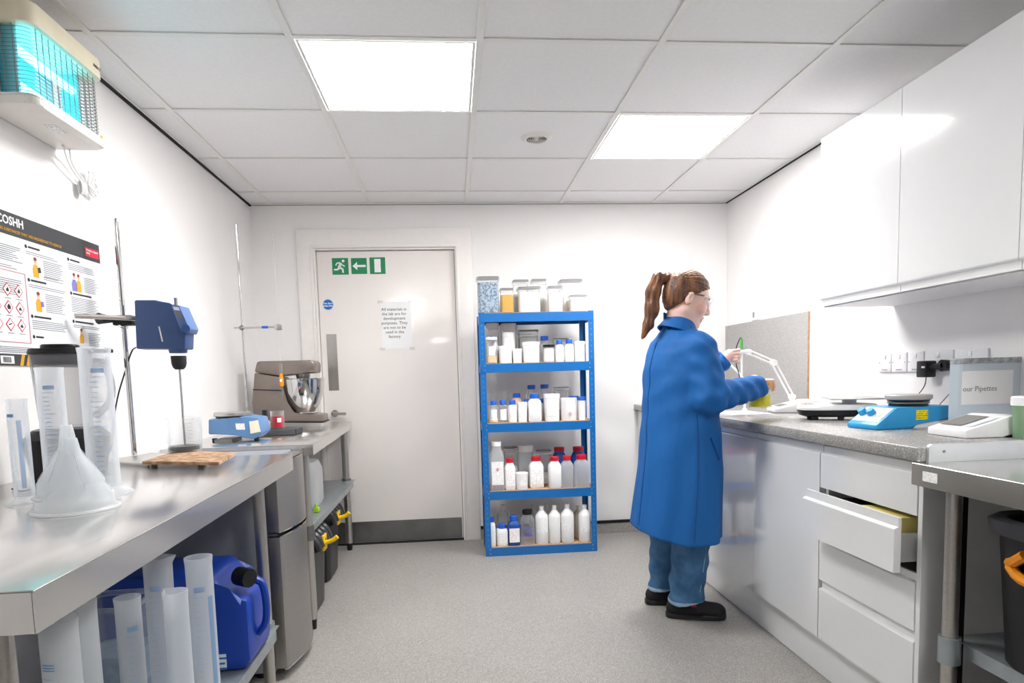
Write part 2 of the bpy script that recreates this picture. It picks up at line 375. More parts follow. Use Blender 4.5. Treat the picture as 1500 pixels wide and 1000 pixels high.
# signs on the door
def door_pt(px, py, d=.0): return P(px, py, y=yd - d)
y_s = yd - .001
def sq(px0, py0, px1, py1):
    a, c = door_pt(px0, py0), door_pt(px1, py1); return a.x, c.x, c.z, a.z
def sign(lab, px0, py0, px1, py1):
    x0, x1, z0, z1 = sq(px0, py0, px1, py1); t = thing('exit_sign', lab, 'sign', ((x0+x1)/2, y_s, (z0+z1)/2))
    w, h = (x1-x0)/2, (z1-z0)/2
    MB().box(-w, w, -.0008, .0006, -h, h).build('sign_panel', M_green, t, smooth=0)
    return t, w, h
t, w1, h1 = sign('green running man exit sign, leftmost of the three on the door', 486, 378, 511, 402)
mb = MB(); yy0, yy1 = -.0016, -.0009; S = w1 / .5
def bar2(mb, a, b, wd, m=None, y0=yy0, y1=yy1, S=1):
    a, b = Vector(a) * S, Vector(b) * S; d = (b - a).normalized(); n = Vector((-d.y, d.x)) * wd * S / 2
    mb.prism([tuple(a + n), tuple(b + n), tuple(b - n), tuple(a - n)], y0, y1, 'y', m)
for a, b_, wd in (((.05, .2), (-.08, -.08), .17), ((-.08, -.08), (.14, -.16), .12), ((.14, -.16), (.16, -.4), .11), ((-.08, -.06), (-.15, -.2), .13), ((-.15, -.2), (-.4, -.2), .1),
                 ((.03, .22), (-.2, .2), .08), ((-.2, .2), (-.28, .05), .07), ((.05, .2), (.16, .06), .08), ((.16, .06), (.28, .0), .07)): bar2(mb, a, b_, wd, S=S)
mb.lathe([(0, 0), (.075 * S, 0)], seg=14)
hb = [(.19 * S + .085 * S * math.cos(i * math.pi / 8), .33 * S + .085 * S * math.sin(i * math.pi / 8)) for i in range(16)]
mb.prism(hb, yy0, yy1, 'y'); mb.build('running_figure', M_paper, t, smooth=0)
t, w1, h1 = sign('green arrow sign, middle of the three on the door', 514, 378, 538, 401)
S = w1 / .5; MB().prism([(-.42*S, 0), (-.12*S, .26*S), (-.12*S, .07*S), (.42*S, .07*S), (.42*S, -.07*S), (-.12*S, -.07*S), (-.12*S, -.26*S)], yy0, yy1, 'y').build('arrow', M_paper, t, smooth=0)
t, w1, h1 = sign('green sign with white doorway, rightmost of the three on the door', 541, 377, 565, 401)
MB().box(-.2*w1*2, .2*w1*2, yy0, yy1, -.4*h1*2, .4*h1*2).build('doorway_symbol', M_paper, t, smooth=0)
c = door_pt(480.5, 446)
t = thing('door_notice', 'round blue fire door notice at the left of the door', 'sign', (c.x, y_s, c.z))
R0 = .035
MB().cone((0, .0006, 0), (0, -.0008, 0), R0, seg=32).build('disc', mat('sign_blue', '#1473c4', .5, noise=.02), t, smooth=0)
text('lettering', 'Fire door\nkeep shut', .0165, (c.x, y_s - .0012, c.z + .003), (1, 0, 0), (0, 0, 1), M_paper, t, 'CENTER', bold=.0004)
a, c2 = door_pt(557, 442), door_pt(604, 510)
t = thing('notice_sheet', 'white paper notice taped in plastic sleeve on the door', 'notice', ((a.x+c2.x)/2, y_s, (a.z+c2.z)/2))
w1, h1 = (c2.x - a.x)/2, (a.z - c2.z)/2
MB().box(-w1, w1, -.0008, .0006, -h1, h1).build('sheet', M_paper, t, smooth=0)
text('lettering', 'All materials in\nthe lab are for\ndevelopment\npurposes. They\nare not to be\nused in the\nfactory.', .029, (t.location.x - .012, y_s - .0012, t.location.z + h1 * .62), (1, 0, 0), (0, 0, 1), M_ink, t, 'CENTER', spacing=1.08)
tp = MB()
for sx_ in (-1, 1):
    for sz_ in (-1, 1): tp.box(sx_*w1 - .018, sx_*w1 + .018, -.0014, -.0009, sz_*h1 - .009, sz_*h1 + .009)
tp.build('tape', M_haze, t, smooth=0)

# ceiling vent
c = P(786, 203, z=ZC)
t = thing('ceiling_vent', 'round white ceiling vent with concentric rings', 'vent', (c.x, c.y, ZC + .006))
MB().lathe([(.052, -.004), (.052, -.011), (.058, -.014), (.072, -.008), (.082, -.0005)], seg=40).build('rim', M_creamw, t)
MB().cone((0, 0, -.0005), (0, 0, -.002), .053, seg=32).build('throat', M_dark, t)
for i, r in enumerate((.014, .024, .034, .044)):
    MB().lathe([(r - .0014, -.004), (r, -.007), (r + .0014, -.004)], seg=32).build('ring', M_creamw, t)
MB().cone((0, 0, -.003), (0, 0, -.014), .008, .006, seg=16).build('hub', M_creamw, t)

# ================================================================== LEFT: poster and fly trap
px_ = XL + .002
t = thing('safety_poster', 'COSHH safety poster with dark header on the left wall', 'poster', (XL, 2.34, 1.47))
Y0, Y1, Z0, Z1 = 1.99, 2.675, 1.245, 1.705
MB().box(XL + .0005, XL + .003, Y0, Y1, Z0, Z1).build('board', M_posterw, t, True, smooth=0)
def flat(name, pts, m, d=.0034, th=.0004):
    """polygon given in photo pixels, on the poster's plane"""
    q = [P(x, y, x=XL + d) for x, y in pts]
    return MB().prism([(v.y, v.z) for v in q], XL + d, XL + d + th, 'x', m)
def rect(y0, y1, z0, z1, m, d=.0034, th=.0004, mb=None):
    return (mb or MB()).box(XL + d, XL + d + th, y0, y1, z0, z1, m)
rect(Y0, Y1, 1.637, Z1, M_poster_dark).build('header_band', None, t, True, smooth=0)
rect(Y0, Y1, Z0, Z0 + .035, M_poster_dark).build('footer_band', None, t, True, smooth=0)
yr = (0, 1, 0); up = (0, 0, 1); XO = XL + .0042
a = P(0, 329, x=XO); text('heading', 'COSHH', .036, (XO, 2.105, 1.6685), yr, up, M_paper, t, 'LEFT', bold=.0007)
text('subtitle', 'CONTROLLING SUBSTANCES THAT ARE HAZARDOUS TO HEALTH', .0125, (XO, 2.04, 1.6475), yr, up, M_gold, t, 'LEFT', sx=1.02)
mb = MB(); rect(2.575, 2.665, 1.650, 1.682, M_redp, d=.004, mb=mb); mb.build('red_badge', None, t, True, smooth=0)
text('badge_lettering', 'Workplace Hazard\nSafety', .0105, (XO + .0006, 2.58, 1.6695), yr, up, M_paper, t, 'LEFT')
# barcode and hazard stripes
mb = MB(); rect(2.065, 2.125, Z0 + .006, Z0 + .029, M_paper, d=.004, mb=mb)
for i in range(14): rect(2.075 + i * .0026, 2.075 + i * .0026 + .0006 + .0011 * random.random(), Z0 + .009, Z0 + .026, M_ink, d=.0045, mb=mb)
mb.build('barcode', None, t, True, smooth=0)
mb = MB()
for i in range(3): mb.prism([(2.15 + i*.03, Z0), (2.165 + i*.03, Z0), (2.178 + i*.03, Z0 + .035), (2.163 + i*.03, Z0 + .035)], XL + .004, XL + .0044, 'x', M_gold)
mb.build('hazard_stripes', None, t, True, smooth=0)
# text blocks
mb = MB()
def para(y0, y1, z, n, dz=.0062, m=M_inkg, th=.0022):
    for i in range(n):
        e = y1 - (y1 - y0) * random.uniform(0, .25)
        rect(y0, e, z - i * dz - th, z - i * dz, m, mb=mb)
def headl(y, z, wd=.07):
    mb.prism([(y + .006 * math.cos(k), z + .006 * math.sin(k)) for k in [i * math.pi / 5 for i in range(10)]], XL + .0034, XL + .0038, 'x', M_ink)
    rect(y + .011, y + wd, z - .003, z + .003, M_ink, mb=mb)
para(2.02, 2.21, 1.605, 8); para(2.02, 2.19, 1.545, 2); para(2.03, 2.2, 1.505, 8)
COLS = [(2.23, 2.44), (2.46, 2.66)]
headl(2.232, 1.618); para(2.23, 2.40, 1.604, 2); headl(2.232, 1.515, .09); para(2.23, 2.43, 1.502, 2)
headl(2.232, 1.402, .1); para(2.23, 2.43, 1.39, 5); headl(2.232, 1.338, .05)
para(2.315, 2.43, 1.588, 9); para(2.31, 2.42, 1.535, 2); para(2.31, 2.42, 1.48, 10)
headl(2.462, 1.618); para(2.46, 2.65, 1.605, 4); para(2.55, 2.65, 1.568, 9)
headl(2.462, 1.502, .13); para(2.46, 2.64, 1.49, 9); headl(2.462, 1.405, .13); para(2.46, 2.64, 1.393, 2); para(2.55, 2.64, 1.37, 8)
para(2.02, 2.3, 1.302, 4, .005)
mb.build('small_print', None, t, True, smooth=0)['kind'] = 'stuff'
# pink-framed pictogram panel
mb = MB(); fy0, fy1, fz0, fz1 = 2.0, 2.215, 1.315, 1.53
for q in ((fy0, fy1, fz0, fz0 + .002), (fy0, fy1, fz1 - .002, fz1), (fy1 - .002, fy1, fz0, fz1)): rect(*q, M_pink, d=.004, mb=mb)
mb.build('panel_frame', None, t, True, smooth=0)
for r in range(3):
    for c_ in range(3):
        yc, zc = 2.072 + c_ * .052, 1.472 - r * .052; mb = MB(); D = .0205
        mb.prism([(yc - D, zc), (yc, zc + D), (yc + D, zc), (yc, zc - D)], XL + .0034, XL + .0039, 'x', M_redp)
        D2 = .0165; mb.prism([(yc - D2, zc), (yc, zc + D2), (yc + D2, zc), (yc, zc - D2)], XL + .0039, XL + .0042, 'x', M_paper)
        x0_, x1_ = XL + .0042, XL + .0046
        k = r * 3 + c_
        if k == 3 or k == 0: mb.prism([(yc - .008, zc - .003), (yc + .008, zc - .005), (yc + .007, zc - .001), (yc - .007, zc + .003)], x0_, x1_, 'x', M_ink)
        elif k in (1, 2): mb.prism([(yc - .005, zc - .006), (yc + .005, zc - .006), (yc + .006, zc), (yc + .001, zc + .009), (yc - .001, zc + .003), (yc - .006, zc + .001)], x0_, x1_, 'x', M_ink)
        elif k == 4: mb.prism([(yc - .006, zc - .007), (yc + .006, zc - .007), (yc + .008, zc + .002), (yc, zc + .01), (yc - .008, zc + .002)], x0_, x1_, 'x', M_ink)
        elif k == 6: mb.prism([(yc - .0012, zc - .002), (yc + .0012, zc - .002), (yc + .002, zc + .009), (yc - .002, zc + .009)], x0_, x1_, 'x', M_ink); mb.box(x0_, x1_, yc - .0015, yc + .0015, zc - .007, zc - .004, M_ink)
        elif k == 7: mb.prism([(yc - .009, zc - .003), (yc + .007, zc + .002), (yc + .009, zc + .005), (yc - .008, zc + .001)], x0_, x1_, 'x', M_ink)
        else: mb.prism([(yc - .007, zc - .006), (yc + .008, zc - .006), (yc + .004, zc - .001), (yc + .002, zc + .006), (yc - .001, zc), (yc - .004, zc + .003)], x0_, x1_, 'x', M_ink)
        rect(yc - .014, yc + .014, zc - .0265, zc - .0245, M_inkg, mb=mb)
        mb.build('hazard_pictogram', None, t, True, smooth=0)
def little_person(yc, zc, s, body, name='illustration', extra=None):
    mb = MB(); x0, x1 = XL + .0036, XL + .004
    def el(y, z, ry, rz, m, xo=0):
        mb.prism([(y + ry * math.cos(k), z + rz * math.sin(k)) for k in [i * math.pi / 8 for i in range(16)]], x0 + xo, x1 + xo, 'x', m)
    rect(yc - .034 * s, yc + .034 * s, zc - .044 * s, zc + .044 * s, M_paper, d=.0032, th=.0003, mb=mb)
    for (dy, bd) in body:
        mb.prism([(yc + dy - .018 * s, zc - .04 * s), (yc + dy + .016 * s, zc - .04 * s), (yc + dy + .017 * s, zc - .005 * s), (yc + dy + .008 * s, zc + .008 * s), (yc + dy - .01 * s, zc + .008 * s), (yc + dy - .02 * s, zc - .01 * s)], x0, x1, 'x', bd)
        el(yc + dy, zc + .02 * s, .008 * s, .011 * s, M_skinp, .0004); el(yc + dy - .001, zc + .028 * s, .009 * s, .007 * s, mat('poster_brown', '#8a3b28', .6), .0008)
    if extra: mb.prism([(yc + .012 * s, zc - .022 * s), (yc + .03 * s, zc - .018 * s), (yc + .026 * s, zc + .002 * s), (yc + .01 * s, zc - .002 * s)], x0 + .0008, x1 + .0008, 'x', extra)
    mb.build(name, None, t, True, smooth=0)
little_person(2.273, 1.561, .85, [(0, M_orangep)], extra=M_poster_dark)
little_person(2.273, 1.453, .85, [(0, M_orangep)], extra=M_violet)
little_person(2.502, 1.545, .85, [(-.014, M_violet), (.014, M_orangep)])
little_person(2.502, 1.358, .7, [(0.004, M_orangep)])

# fly trap
t = thing('fly_trap', 'cream wall mounted insect killer glowing cyan above the poster', 'insect killer', (XL, 2.27, 1.98))
ty0, ty1, tx1, tz0, tz1 = 2.06, 2.455, -1.145, 1.98, 2.262
def rr(x0, x1, y0, y1, r, n=6):
    """plan outline, rounded only on the two front corners"""
    p = [(x0, y0)]
    for i in range(n + 1): a_ = -math.pi/2 + i * math.pi / 2 / n; p.append((x1 - r + r * math.cos(a_), y0 + r + r * math.sin(a_)))
    for i in range(n + 1): a_ = i * math.pi / 2 / n; p.append((x1 - r + r * math.cos(a_), y1 - r + r * math.sin(a_)))
    return p + [(x0, y1)]
MB().prism(rr(XL + .001, tx1 + .006, ty0 - .006, ty1, .035), 2.202, tz1, 'z', bev=.004).build('top_cover', M_cream, t, True)
MB().prism(rr(XL + .001, tx1, ty0, ty1, .035), 1.98, 2.006, 'z', bev=.006).build('tray', M_creamw, t, True)
MB().prism(rr(XL + .001, tx1 - .004, ty0 + .004, ty1 - .004, .03), 2.0062, 2.012, 'z', bev=.001).build('tray_rim', M_white, t, True)
M_aqua = mat('aqua_reflector', '#7fd3de', .3, .3, noise=.05)
MB().box(XL + .002, XL + .012, ty0 + .01, ty1 - .01, 2.012, 2.202).build('reflector', M_aqua, t, True, smooth=0)
M_uv = mat('uv_tube', '#7feeff', .4, emit='#5fe6fb', es=3.0)
for i, (x, z) in enumerate(((-1.215, 2.15), (-1.235, 2.062))):
    MB().cone((x, ty0 + .03, z), (x, ty1 - .06, z), .0125, seg=16).build('uv_tube', M_uv, t, True)
for yq in (ty1 - .062, ty0 + .02): MB().box(-1.25, -1.20, yq, yq + .01, 2.012, 2.202).build('tube_holder', M_aqua, t, True, smooth=0)
MB().box(-1.262, -1.238, ty0 + .001, ty0 + .006, 2.012, 2.2022).build('corner_post', M_steeldull, t, True, smooth=0)
g = MB(); out = rr(XL + .03, tx1 - .012, ty0 + .01, ty1 - .01, .03)
for i in range(17):
    z = 2.02 + i * .0108; g.tube([(x, y, z) for x, y in out], .0011, 4)
for i in range(11): y = ty0 + .045 + i * .0305; g.cone((tx1 - .0115, y, 2.011), (tx1 - .0115, y, 2.2025), .0013, seg=5)
for x in (-1.2, -1.23, -1.26, -1.285): g.cone((x, ty0 + .01, 2.011), (x, ty0 + .01, 2.2025), .0013, seg=5); g.cone((x, ty1 - .01, 2.011), (x, ty1 - .01, 2.2025), .0013, seg=5)
g.build('wire_guard', M_steeldull, t, True)['kind'] = 'stuff'
MB().box(tx1 - .0005, tx1 + .0012, ty1 - .09, ty1 - .045, 1.99, 2.0).build('warning_sticker', M_labr, t, True, smooth=0)
MB().box(tx1 - .003, tx1 - .001, ty1 - .04, ty1 - .03, 2.006, 2.016).build('yellow_sticker', M_yellow, t, True, smooth=0)
MB().box(-1.22, -1.19, 2.22, 2.29, 1.9788, 1.9799).build('rating_plate', M_lab, t, True, smooth=0)
text('brand_lettering', 'INSECT', .014, (tx1 + .0065, 2.385, 2.226), yr, up, M_ink, t, 'LEFT')
# coiled white cable
mb = MB(); c0 = Vector((XL + .022, 2.59, 1.90))
mb.tube([(XL + .05, 2.40, 1.979), (XL + .03, 2.47, 1.93), c0 + Vector((0, -.02, .0)), c0], .0028, 6, smooth=2)
mb.tube([(XL + .05, 2.44, 1.979), (XL + .02, 2.50, 1.95), c0 + Vector((0, -.01, .01))], .0028, 6, smooth=2)
for i in range(9):
    a_ = -.5 + i * .22 + random.uniform(-.1, .1); L = .066 + .022 * random.random(); d = Vector((0, math.cos(a_), math.sin(a_)))
    n_ = Vector((0, -d.z, d.y)); xo = Vector((.002 * (i % 4), 0, 0))
    mb.tube([c0 + xo, c0 + d * L * .5 + n_ * .018 + xo, c0 + d * L + xo, c0 + d * L * .5 - n_ * .018 + xo, c0 + xo], .0026, 6, smooth=2)
for i in range(6):
    yy = -.018 - i * .006
    mb.tube([c0 + Vector((.008 * math.cos(k), yy + .003 * math.sin(k * .5), .024 * math.sin(k) - .018)) for k in [j * math.pi / 6 for j in range(13)]], .0027, 6)
tag(mb.build('coiled_cable', M_wcable), 'bundle of coiled white cable hanging below the insect killer', 'cable')

# ================================================================== LEFT: benches
def quadslab(mb, pts, z0, z1, m=None): mb.prism(pts, z0, z1, 'z', m, bev=.0015)
bench = thing('steel_bench', 'stainless steel bench at near left with measuring cylinders', 'bench', (-.95, 1.75, 0))
ax0, ay0, ax1, ay1 = -.585, .942, -.618, 2.572
mb = MB(); quadslab(mb, [(XL + .004, ay0), (ax0, ay0), (ax1, ay1), (XL + .004, ay1)], ZA - .003, ZA)
mb.prism([(ax0 - .002, ay0), (ax0, ay0), (ax1, ay1), (ax1 - .002, ay1)], ZA - .062, ZA - .003, 'z'); mb.box(XL + .004, ax0 - .003, ay0, ay0 + .002, ZA - .062, ZA - .003)
mb.box(XL + .004, ax1 - .003, ay1 - .002, ay1, ZA - .062, ZA - .003)
mb.build('bench_top', M_steeltop, bench, True)
def leg(mb_par, x, y, z0, z1, r=.021, m=M_steel, foot=True):
    mb = MB(); mb.cone((x, y, z0 + (.05 if foot else 0)), (x, y, z1), r, seg=20)
    o = mb.build('leg', m, mb_par, True)
    if foot: MB().cone((x, y, z0), (x, y, z0 + .052), r * .7, r * .8, seg=16).build('rubber_foot', M_black, o, True) if False else MB().cone((x, y, z0), (x, y, z0 + .05), r * .7, r * .85, seg=16).build('rubber_foot', M_black, mb_par, True)
SA = .27
for x, y in ((-.69, 1.02), (-.715, 2.44), (-1.27, 1.02), (-1.27, 2.44)):
    leg(bench, x, y, 0, ZA - .004)
    MB().lathe([(.0215, 0), (.029, 0), (.029, .075), (.0215, .075)], (x, y, SA - .055), seg=20).build('shelf_bracket', M_galv, bench, True)
mb = MB().box(-1.29, -.675, 1.0, 2.46, SA - .003, SA, bev=.001, seg=1)
mb.box(-.677, -.675, 1.045, 2.415, SA - .04, SA - .003).box(-1.29, -1.288, 1.045, 2.415, SA - .04, SA - .003)
mb.build('lower_shelf', M_galv, bench, True, smooth=0)

bench2 = thing('steel_bench', 'stainless steel bench in the far left corner carrying the stand mixer', 'bench', (-1.0, 3.85, 0))
bx0, by0, bx1, by1 = -.642, 3.06, -.705, 4.64
mb = MB(); quadslab(mb, [(XL + .004, by0), (bx0, by0), (bx1, by1), (XL + .004, by1)], ZB - .003, ZB)
mb.prism([(bx0 - .002, by0), (bx0, by0), (bx1, by1), (bx1 - .002, by1)], ZB - .05, ZB - .003, 'z'); mb.box(XL + .004, bx0 - .003, by0, by0 + .002, ZB - .05, ZB - .003)
mb.build('bench_top', M_steeltop, bench2, True)
for x, y in ((-.70, 3.12), (-.745, 4.56), (-1.25, 3.14), (-1.25, 4.56)):
    leg(bench2, x, y, 0, ZB - .004, .024)
    MB().lathe([(.0245, 0), (.031, 0), (.031, .07), (.0245, .07)], (x, y, .43), seg=20).build('shelf_bracket', M_steeldull, bench2, True)
mb = MB().box(-1.285, -.69, 3.11, 4.6, .482, .485, bev=.001, seg=1).box(-.692, -.69, 3.16, 4.5, .45, .482)
mb.build('lower_shelf', M_galv, bench2, True, smooth=0)

# fridge between the benches
fr = thing('fridge', 'grey under-counter fridge with curved steel doors between the benches', 'fridge', (-1.0, 2.8, 0))
MB().box(-1.28, -.735, 2.585, 3.045, .03, .868, bev=.004).build('body', M_fridgeside, fr, True)
def curved(z0, z1, nm):
    n = 14; y0, y1 = 2.587, 3.043; mb = MB(); pts = []
    for i in range(n + 1):
        s = i / n; yy = y0 + (y1 - y0) * s; pts.append((-.695 + .045 * math.sin(math.pi * (s * .9 + .05)), yy))
    mb.prism(pts + [(-.733, y1), (-.733, y0)], z0, z1, 'z', bev=.002); return mb.build(nm, M_fridge, fr, True)
curved(.045, .572, 'lower_door'); curved(.592, .862, 'upper_door')
def curvtrim(z0, z1):
    n = 14; y0, y1 = 2.587, 3.043
    a_ = [(-.693 + .045 * math.sin(math.pi * (i / n * .9 + .05)), y0 + (y1 - y0) * i / n) for i in range(n + 1)]
    MB().prism(a_ + [(x - .012, y) for x, y in a_[::-1]], z0, z1, 'z').build('door_trim', M_chrome, fr, True)
MB().box(-.734, -.70, 2.59, 3.04, .577, .587).build('divider', M_fridge, fr, True, smooth=0); curvtrim(.572, .576); curvtrim(.588, .592); curvtrim(.04, .045); curvtrim(.862, .866)
MB().box(-.76, -.735, 2.5835, 2.585, .54, .62).build('hinge_cover', M_black, fr, True, smooth=0)
for y in (2.63, 3.0): MB().cone((-.8, y, 0), (-.8, y, .03), .02, seg=12).build('foot', M_black, fr, True)
for y in (2.63, 3.0): MB().cone((-1.2, y, 0), (-1.2, y, .03), .02, seg=12).build('foot', M_black, fr, True)

# ------------------------------------------------------------------ measuring cylinders etc.
def ticks(mb, r, z0, z1, n, a0, a1, m, w=.0009, longn=5, c=(0, 0)):
    for i in range(n + 1):
        z = z0 + (z1 - z0) * i / n; aa = a1 if i % longn == 0 else a0 + (a1 - a0) * .6
        K = 5
        for k in range(K):
            u0, u1 = a0 + (aa - a0) * k / K, a0 + (aa - a0) * (k + 1) / K
            q = [(c[0] + r * math.cos(u), c[1] + r * math.sin(u)) for u in (u0, u1)]
            mb.poly([(*q[0], z), (*q[1], z), (*q[1], z + w), (*q[0], z + w)], m)
def cylinder(name, label, loc, r, h, rz=0, foot=2.0, spout=True, group=None, mtl=None, tickm=None, band=False):
    mtl = mtl or M_haze; t = thing(name, label, 'measuring cylinder', loc, rz, group)
    R = r * foot
    MB().lathe([(0, 0), (R, 0), (R, .004), (R * .92, .007), (r * 1.1, .014), (r * .98, .018), (0, .018)], seg=36, n=lambda q: 2).build('foot', mtl, t)
    mb = MB(); mb.lathe([(r, .0185), (r * 1.0, h * .96), (r * 1.05, h - .002), (r * 1.05, h), (r * .97, h), (r * .95, h - .006), (r * .93, h * .95), (r * .93, .02)], seg=36)
    if spout:
        for v in mb.bm.verts:
            a_ = math.atan2(v.co.y, v.co.x); q = max(0, (v.co.z - h * .93) / (h * .07)); d = abs(a_)
            if d < .5: v.co.x += q * .45 * r * (1 - d / .5)
    mb.build('tube', mtl, t)
    mb = MB(); ticks(mb, r * 1.012, .05, h * .8, 20, -2.3, -1.5, None); ticks(mb, r * 1.012, h * .83, h * .85, 2, -2.2, -1.4, None, .0025, 1)
    mb.build('graduations', tickm or M_tick, t, smooth=0)
    if band:
        mb = MB().lathe([(r * 1.008, .04), (r * 1.008, h * .8)], seg=8, a0=-1.2, a1=-.75); mb.build('blue_strip', mat('blue_film', '#8fbce8', .4, clear=.4), t, smooth=0)
    return t
zl = ZA + .0005
def bcyl(px, py_top, y, r, label, **k):
    top = P(px, py_top, y=y); return cylinder('measuring_cylinder', label, (top.x, top.y, zl), r, top.z - zl, **k)
bcyl(23, 584, 1.67, .0215, 'small measuring cylinder at the left edge of the near bench', rz=.0, foot=1.9, spout=False, band=True)
bcyl(71, 538, 1.80, .031, 'tall measuring cylinder in front of the blender jug', rz=.6, foot=1.25, spout=False)
bcyl(137, 509, 1.77, .0365, 'tallest measuring cylinder on the bench, right of the blender', rz=.8, foot=1.75, spout=False)
# blender
BZ = P(88, 505, y=2.02).z - ZA
bl = thing('blender', 'jug blender with black base and lid behind the funnel', 'blender', (P(88, 505, y=2.02).x, 2.02, zl), .35)
MB().lathe([(0, 0), (.088, 0), (.09, .01), (.112, .14), (.085, .168), (0, .168)], seg=32, n=5).build('base', M_black, bl)
MB().box(-.03, .03, -.102, -.096, .03, .06, bev=.002).build('control_panel', M_chrome, bl)
MB().lathe([(.055, .1685), (.068, .172), (.078, .36), (.08, .395), (.076, .395), (.074, .36), (.064, .178), (0, .175)], seg=36, n=3).build('jug', mat('jug_plastic', '#c9c9cd', .15, noise=.02, clear=.8), bl)
MB().lathe([(.0, .3955), (.082, .3955), (.084, .40), (.080, .412), (.05, .414), (.05, .422), (.047, .426), (0, .426)], seg=36, n=3).build('lid', M_black, bl)
MB().lathe([(.0745, .366), (.0755, .3945), (.06, .3945)], seg=36, n=3).build('lid_seal', mat('slate_rubber', '#3f4350', .3, noise=.1), bl)
MB().box(.05, .14, -.012, .012, .4, .412, bev=.003).build('lid_tab', M_black, bl)
MB().tube([(.08, 0, .36), (.125, 0, .35), (.13, 0, .25), (.075, 0, .2)], .011, 8, smooth=2).build('handle', mat('jug_handle', '#bfc0c6', .3, clear=.4), bl)
for ch_ in [q for q in bpy.data.objects if q.parent is bl]: ch_.scale = (.93, .93, BZ / .426)
# funnels
p_ = P(112, 752, z=ZA)
M_fun = mat('funnel_plastic', '#f6fafd', .3, noise=.02, clear=.66)
M_funrim = mat('funnel_rim', '#fbfcfd', .3, noise=.02, clear=.2)
def funnel(label, loc, R, sc=1):
    t = thing('funnel', label, 'funnel', loc)
    MB().lathe([(R * 1.04, 0), (R * 1.06, .003), (R * 1.02, .006), (R * .97, .008), (R * .93, .035), (R * .34, .100), (R * .26, .115), (R * .20, .145), (R * .16, .162), (R * .13, .162), (R * .16, .13), (R * .22, .113), (R * .3, .098), (R * .9, .033), (R * .95, .006), (R * 1.0, .001), (R * 1.04, 0)], seg=48).build('cone', M_fun, t)
    MB().lathe([(R * 1.0, .0), (R * 1.09, .0005), (R * 1.1, .004), (R * 1.06, .007)], seg=48).build('rim', M_funrim, t)
    for k in range(6):
        a_ = k * math.pi / 3 + .3
        MB().tube([(R * .9 * math.cos(a_), R * .9 * math.sin(a_), .04), (R * .33 * math.cos(a_), R * .33 * math.sin(a_), .105)], .0016, 5).build('rib', M_haze, t)
    return t
fq = P(112, 746, z=ZA); fp = Vector((fq.x, fq.y, zl))
f2 = funnel('upturned translucent funnel, the lower of two stacked on the bench', fp, .081)
f1 = funnel('upturned translucent funnel, the upper of two stacked on the bench', fp + Vector((-.008, .004, .030)), .070)
# overhead stirrer on stand
base = P(197, 668, z=ZA + .008)
st = thing('stirrer_stand', 'steel lab stand holding the blue overhead stirrer', 'lab stand', (base.x, base.y, ZA))
MB().prism([(base.x + .0 + a_, base.y + b_) for a_, b_ in ((-.05, -.17), (.19, -.30), (.30, -.1), (.04, .06))], ZA + .006, ZA + .013, 'z', bev=.002).build('base_plate', M_steel, st, True)
for a_, b_ in ((-.03, -.16), (.19, -.28), (.28, -.1), (.04, .04)): MB().cone((base.x + a_, base.y + b_, ZA), (base.x + a_, base.y + b_, ZA + .006), .012, seg=12).build('foot', M_steeldull, st, True)
rodtop = P(181.5, 320, y=base.y)
MB().cone((base.x, base.y, ZA + .013), (base.x, base.y, rodtop.z), .0095, seg=16).build('rod', M_chrome, st, True)
zc_ = P(190, 470, y=base.y).z
MB().box(base.x - .028, base.x + .04, base.y - .03, base.y + .018, zc_ - .018, zc_ + .02, bev=.006).build('clamp_boss', M_black, st, True)
MB().cone((base.x - .02, base.y - .03, zc_ + .003), (base.x - .045, base.y - .085, zc_ + .003), .010, .021, seg=10).build('clamp_knob', M_black, st, True)
MB().cone((base.x - .0, base.y - .035, zc_ - .022), (base.x - .0, base.y + .02, zc_ - .022), .006, seg=10).build('clamp_screw', M_chrome, st, True)
p0 = P(108, 471, y=base.y - .08); p1 = P(196, 469, y=base.y - .03)
hd = thing('overhead_stirrer', 'blue overhead stirrer with black chuck clamped to the stand', 'stirrer', (base.x + .13, base.y - .05, zc_), 0)
pa = P(110, 471, x=XL + .03); MB().cone((pa.x, pa.y, zc_ + .004), (p1.x + .035, base.y - .032, zc_ + .004), .0085, seg=14).build('support_bar', M_steel, hd, True)
yh0, yh1 = base.y - .080, base.y + .005
def hp(px, py): q = P(px, py, y=yh0); return (q.x, q.z)
MB().prism([hp(196, 439), hp(228, 439), hp(248, 446), hp(258, 446), hp(272, 478), hp(271, 511), hp(199, 511)], yh0, yh1, 'y', bev=.006).build('housing', M_stir, hd, True)
def hp2(px, py, d): q = P(px, py, y=yh0 - d); return (q.x, q.z)
MB().prism([hp(251, 447), hp(263, 447), hp(278, 481), hp(275, 488), hp(266, 487)], yh0 - .004, yh1 + .002, 'y', bev=.003).build('control_panel', mat('panel_blue', '#5c76a8', .4), hd, True)
MB().prism([hp(254, 449), hp(262, 450), hp(264, 455), hp(256, 454)], yh0 - .0055, yh0 - .0042, 'y').build('display_label', M_paper, hd, True, smooth=0)
MB().prism([hp(258, 457), hp(265, 458), hp(268, 466), hp(261, 465)], yh0 - .0055, yh0 - .0042, 'y').build('display', M_screen, hd, True, smooth=0)
kx, kz = hp(273, 482)
MB().cone((kx, yh0 - .003, kz), (kx + .006, yh0 - .022, kz + .002), .017, .014, seg=16).build('speed_knob', mat('knob_blue', '#33548f', .35), hd, True)
ax_, az_ = hp(234, 485); MB().prism([hp(232, 478), hp(234, 478), hp(239, 500), hp(237, 500)], yh0 - .0012, yh0 - .0002, 'y').build('side_mark', M_paper, hd, True, smooth=0)
sx0, sz0 = hp(261, 511); ym = (yh0 + yh1) / 2
sx0 = P(261, 515, y=ym).x
zb = lambda py: P(263, py, y=ym).z
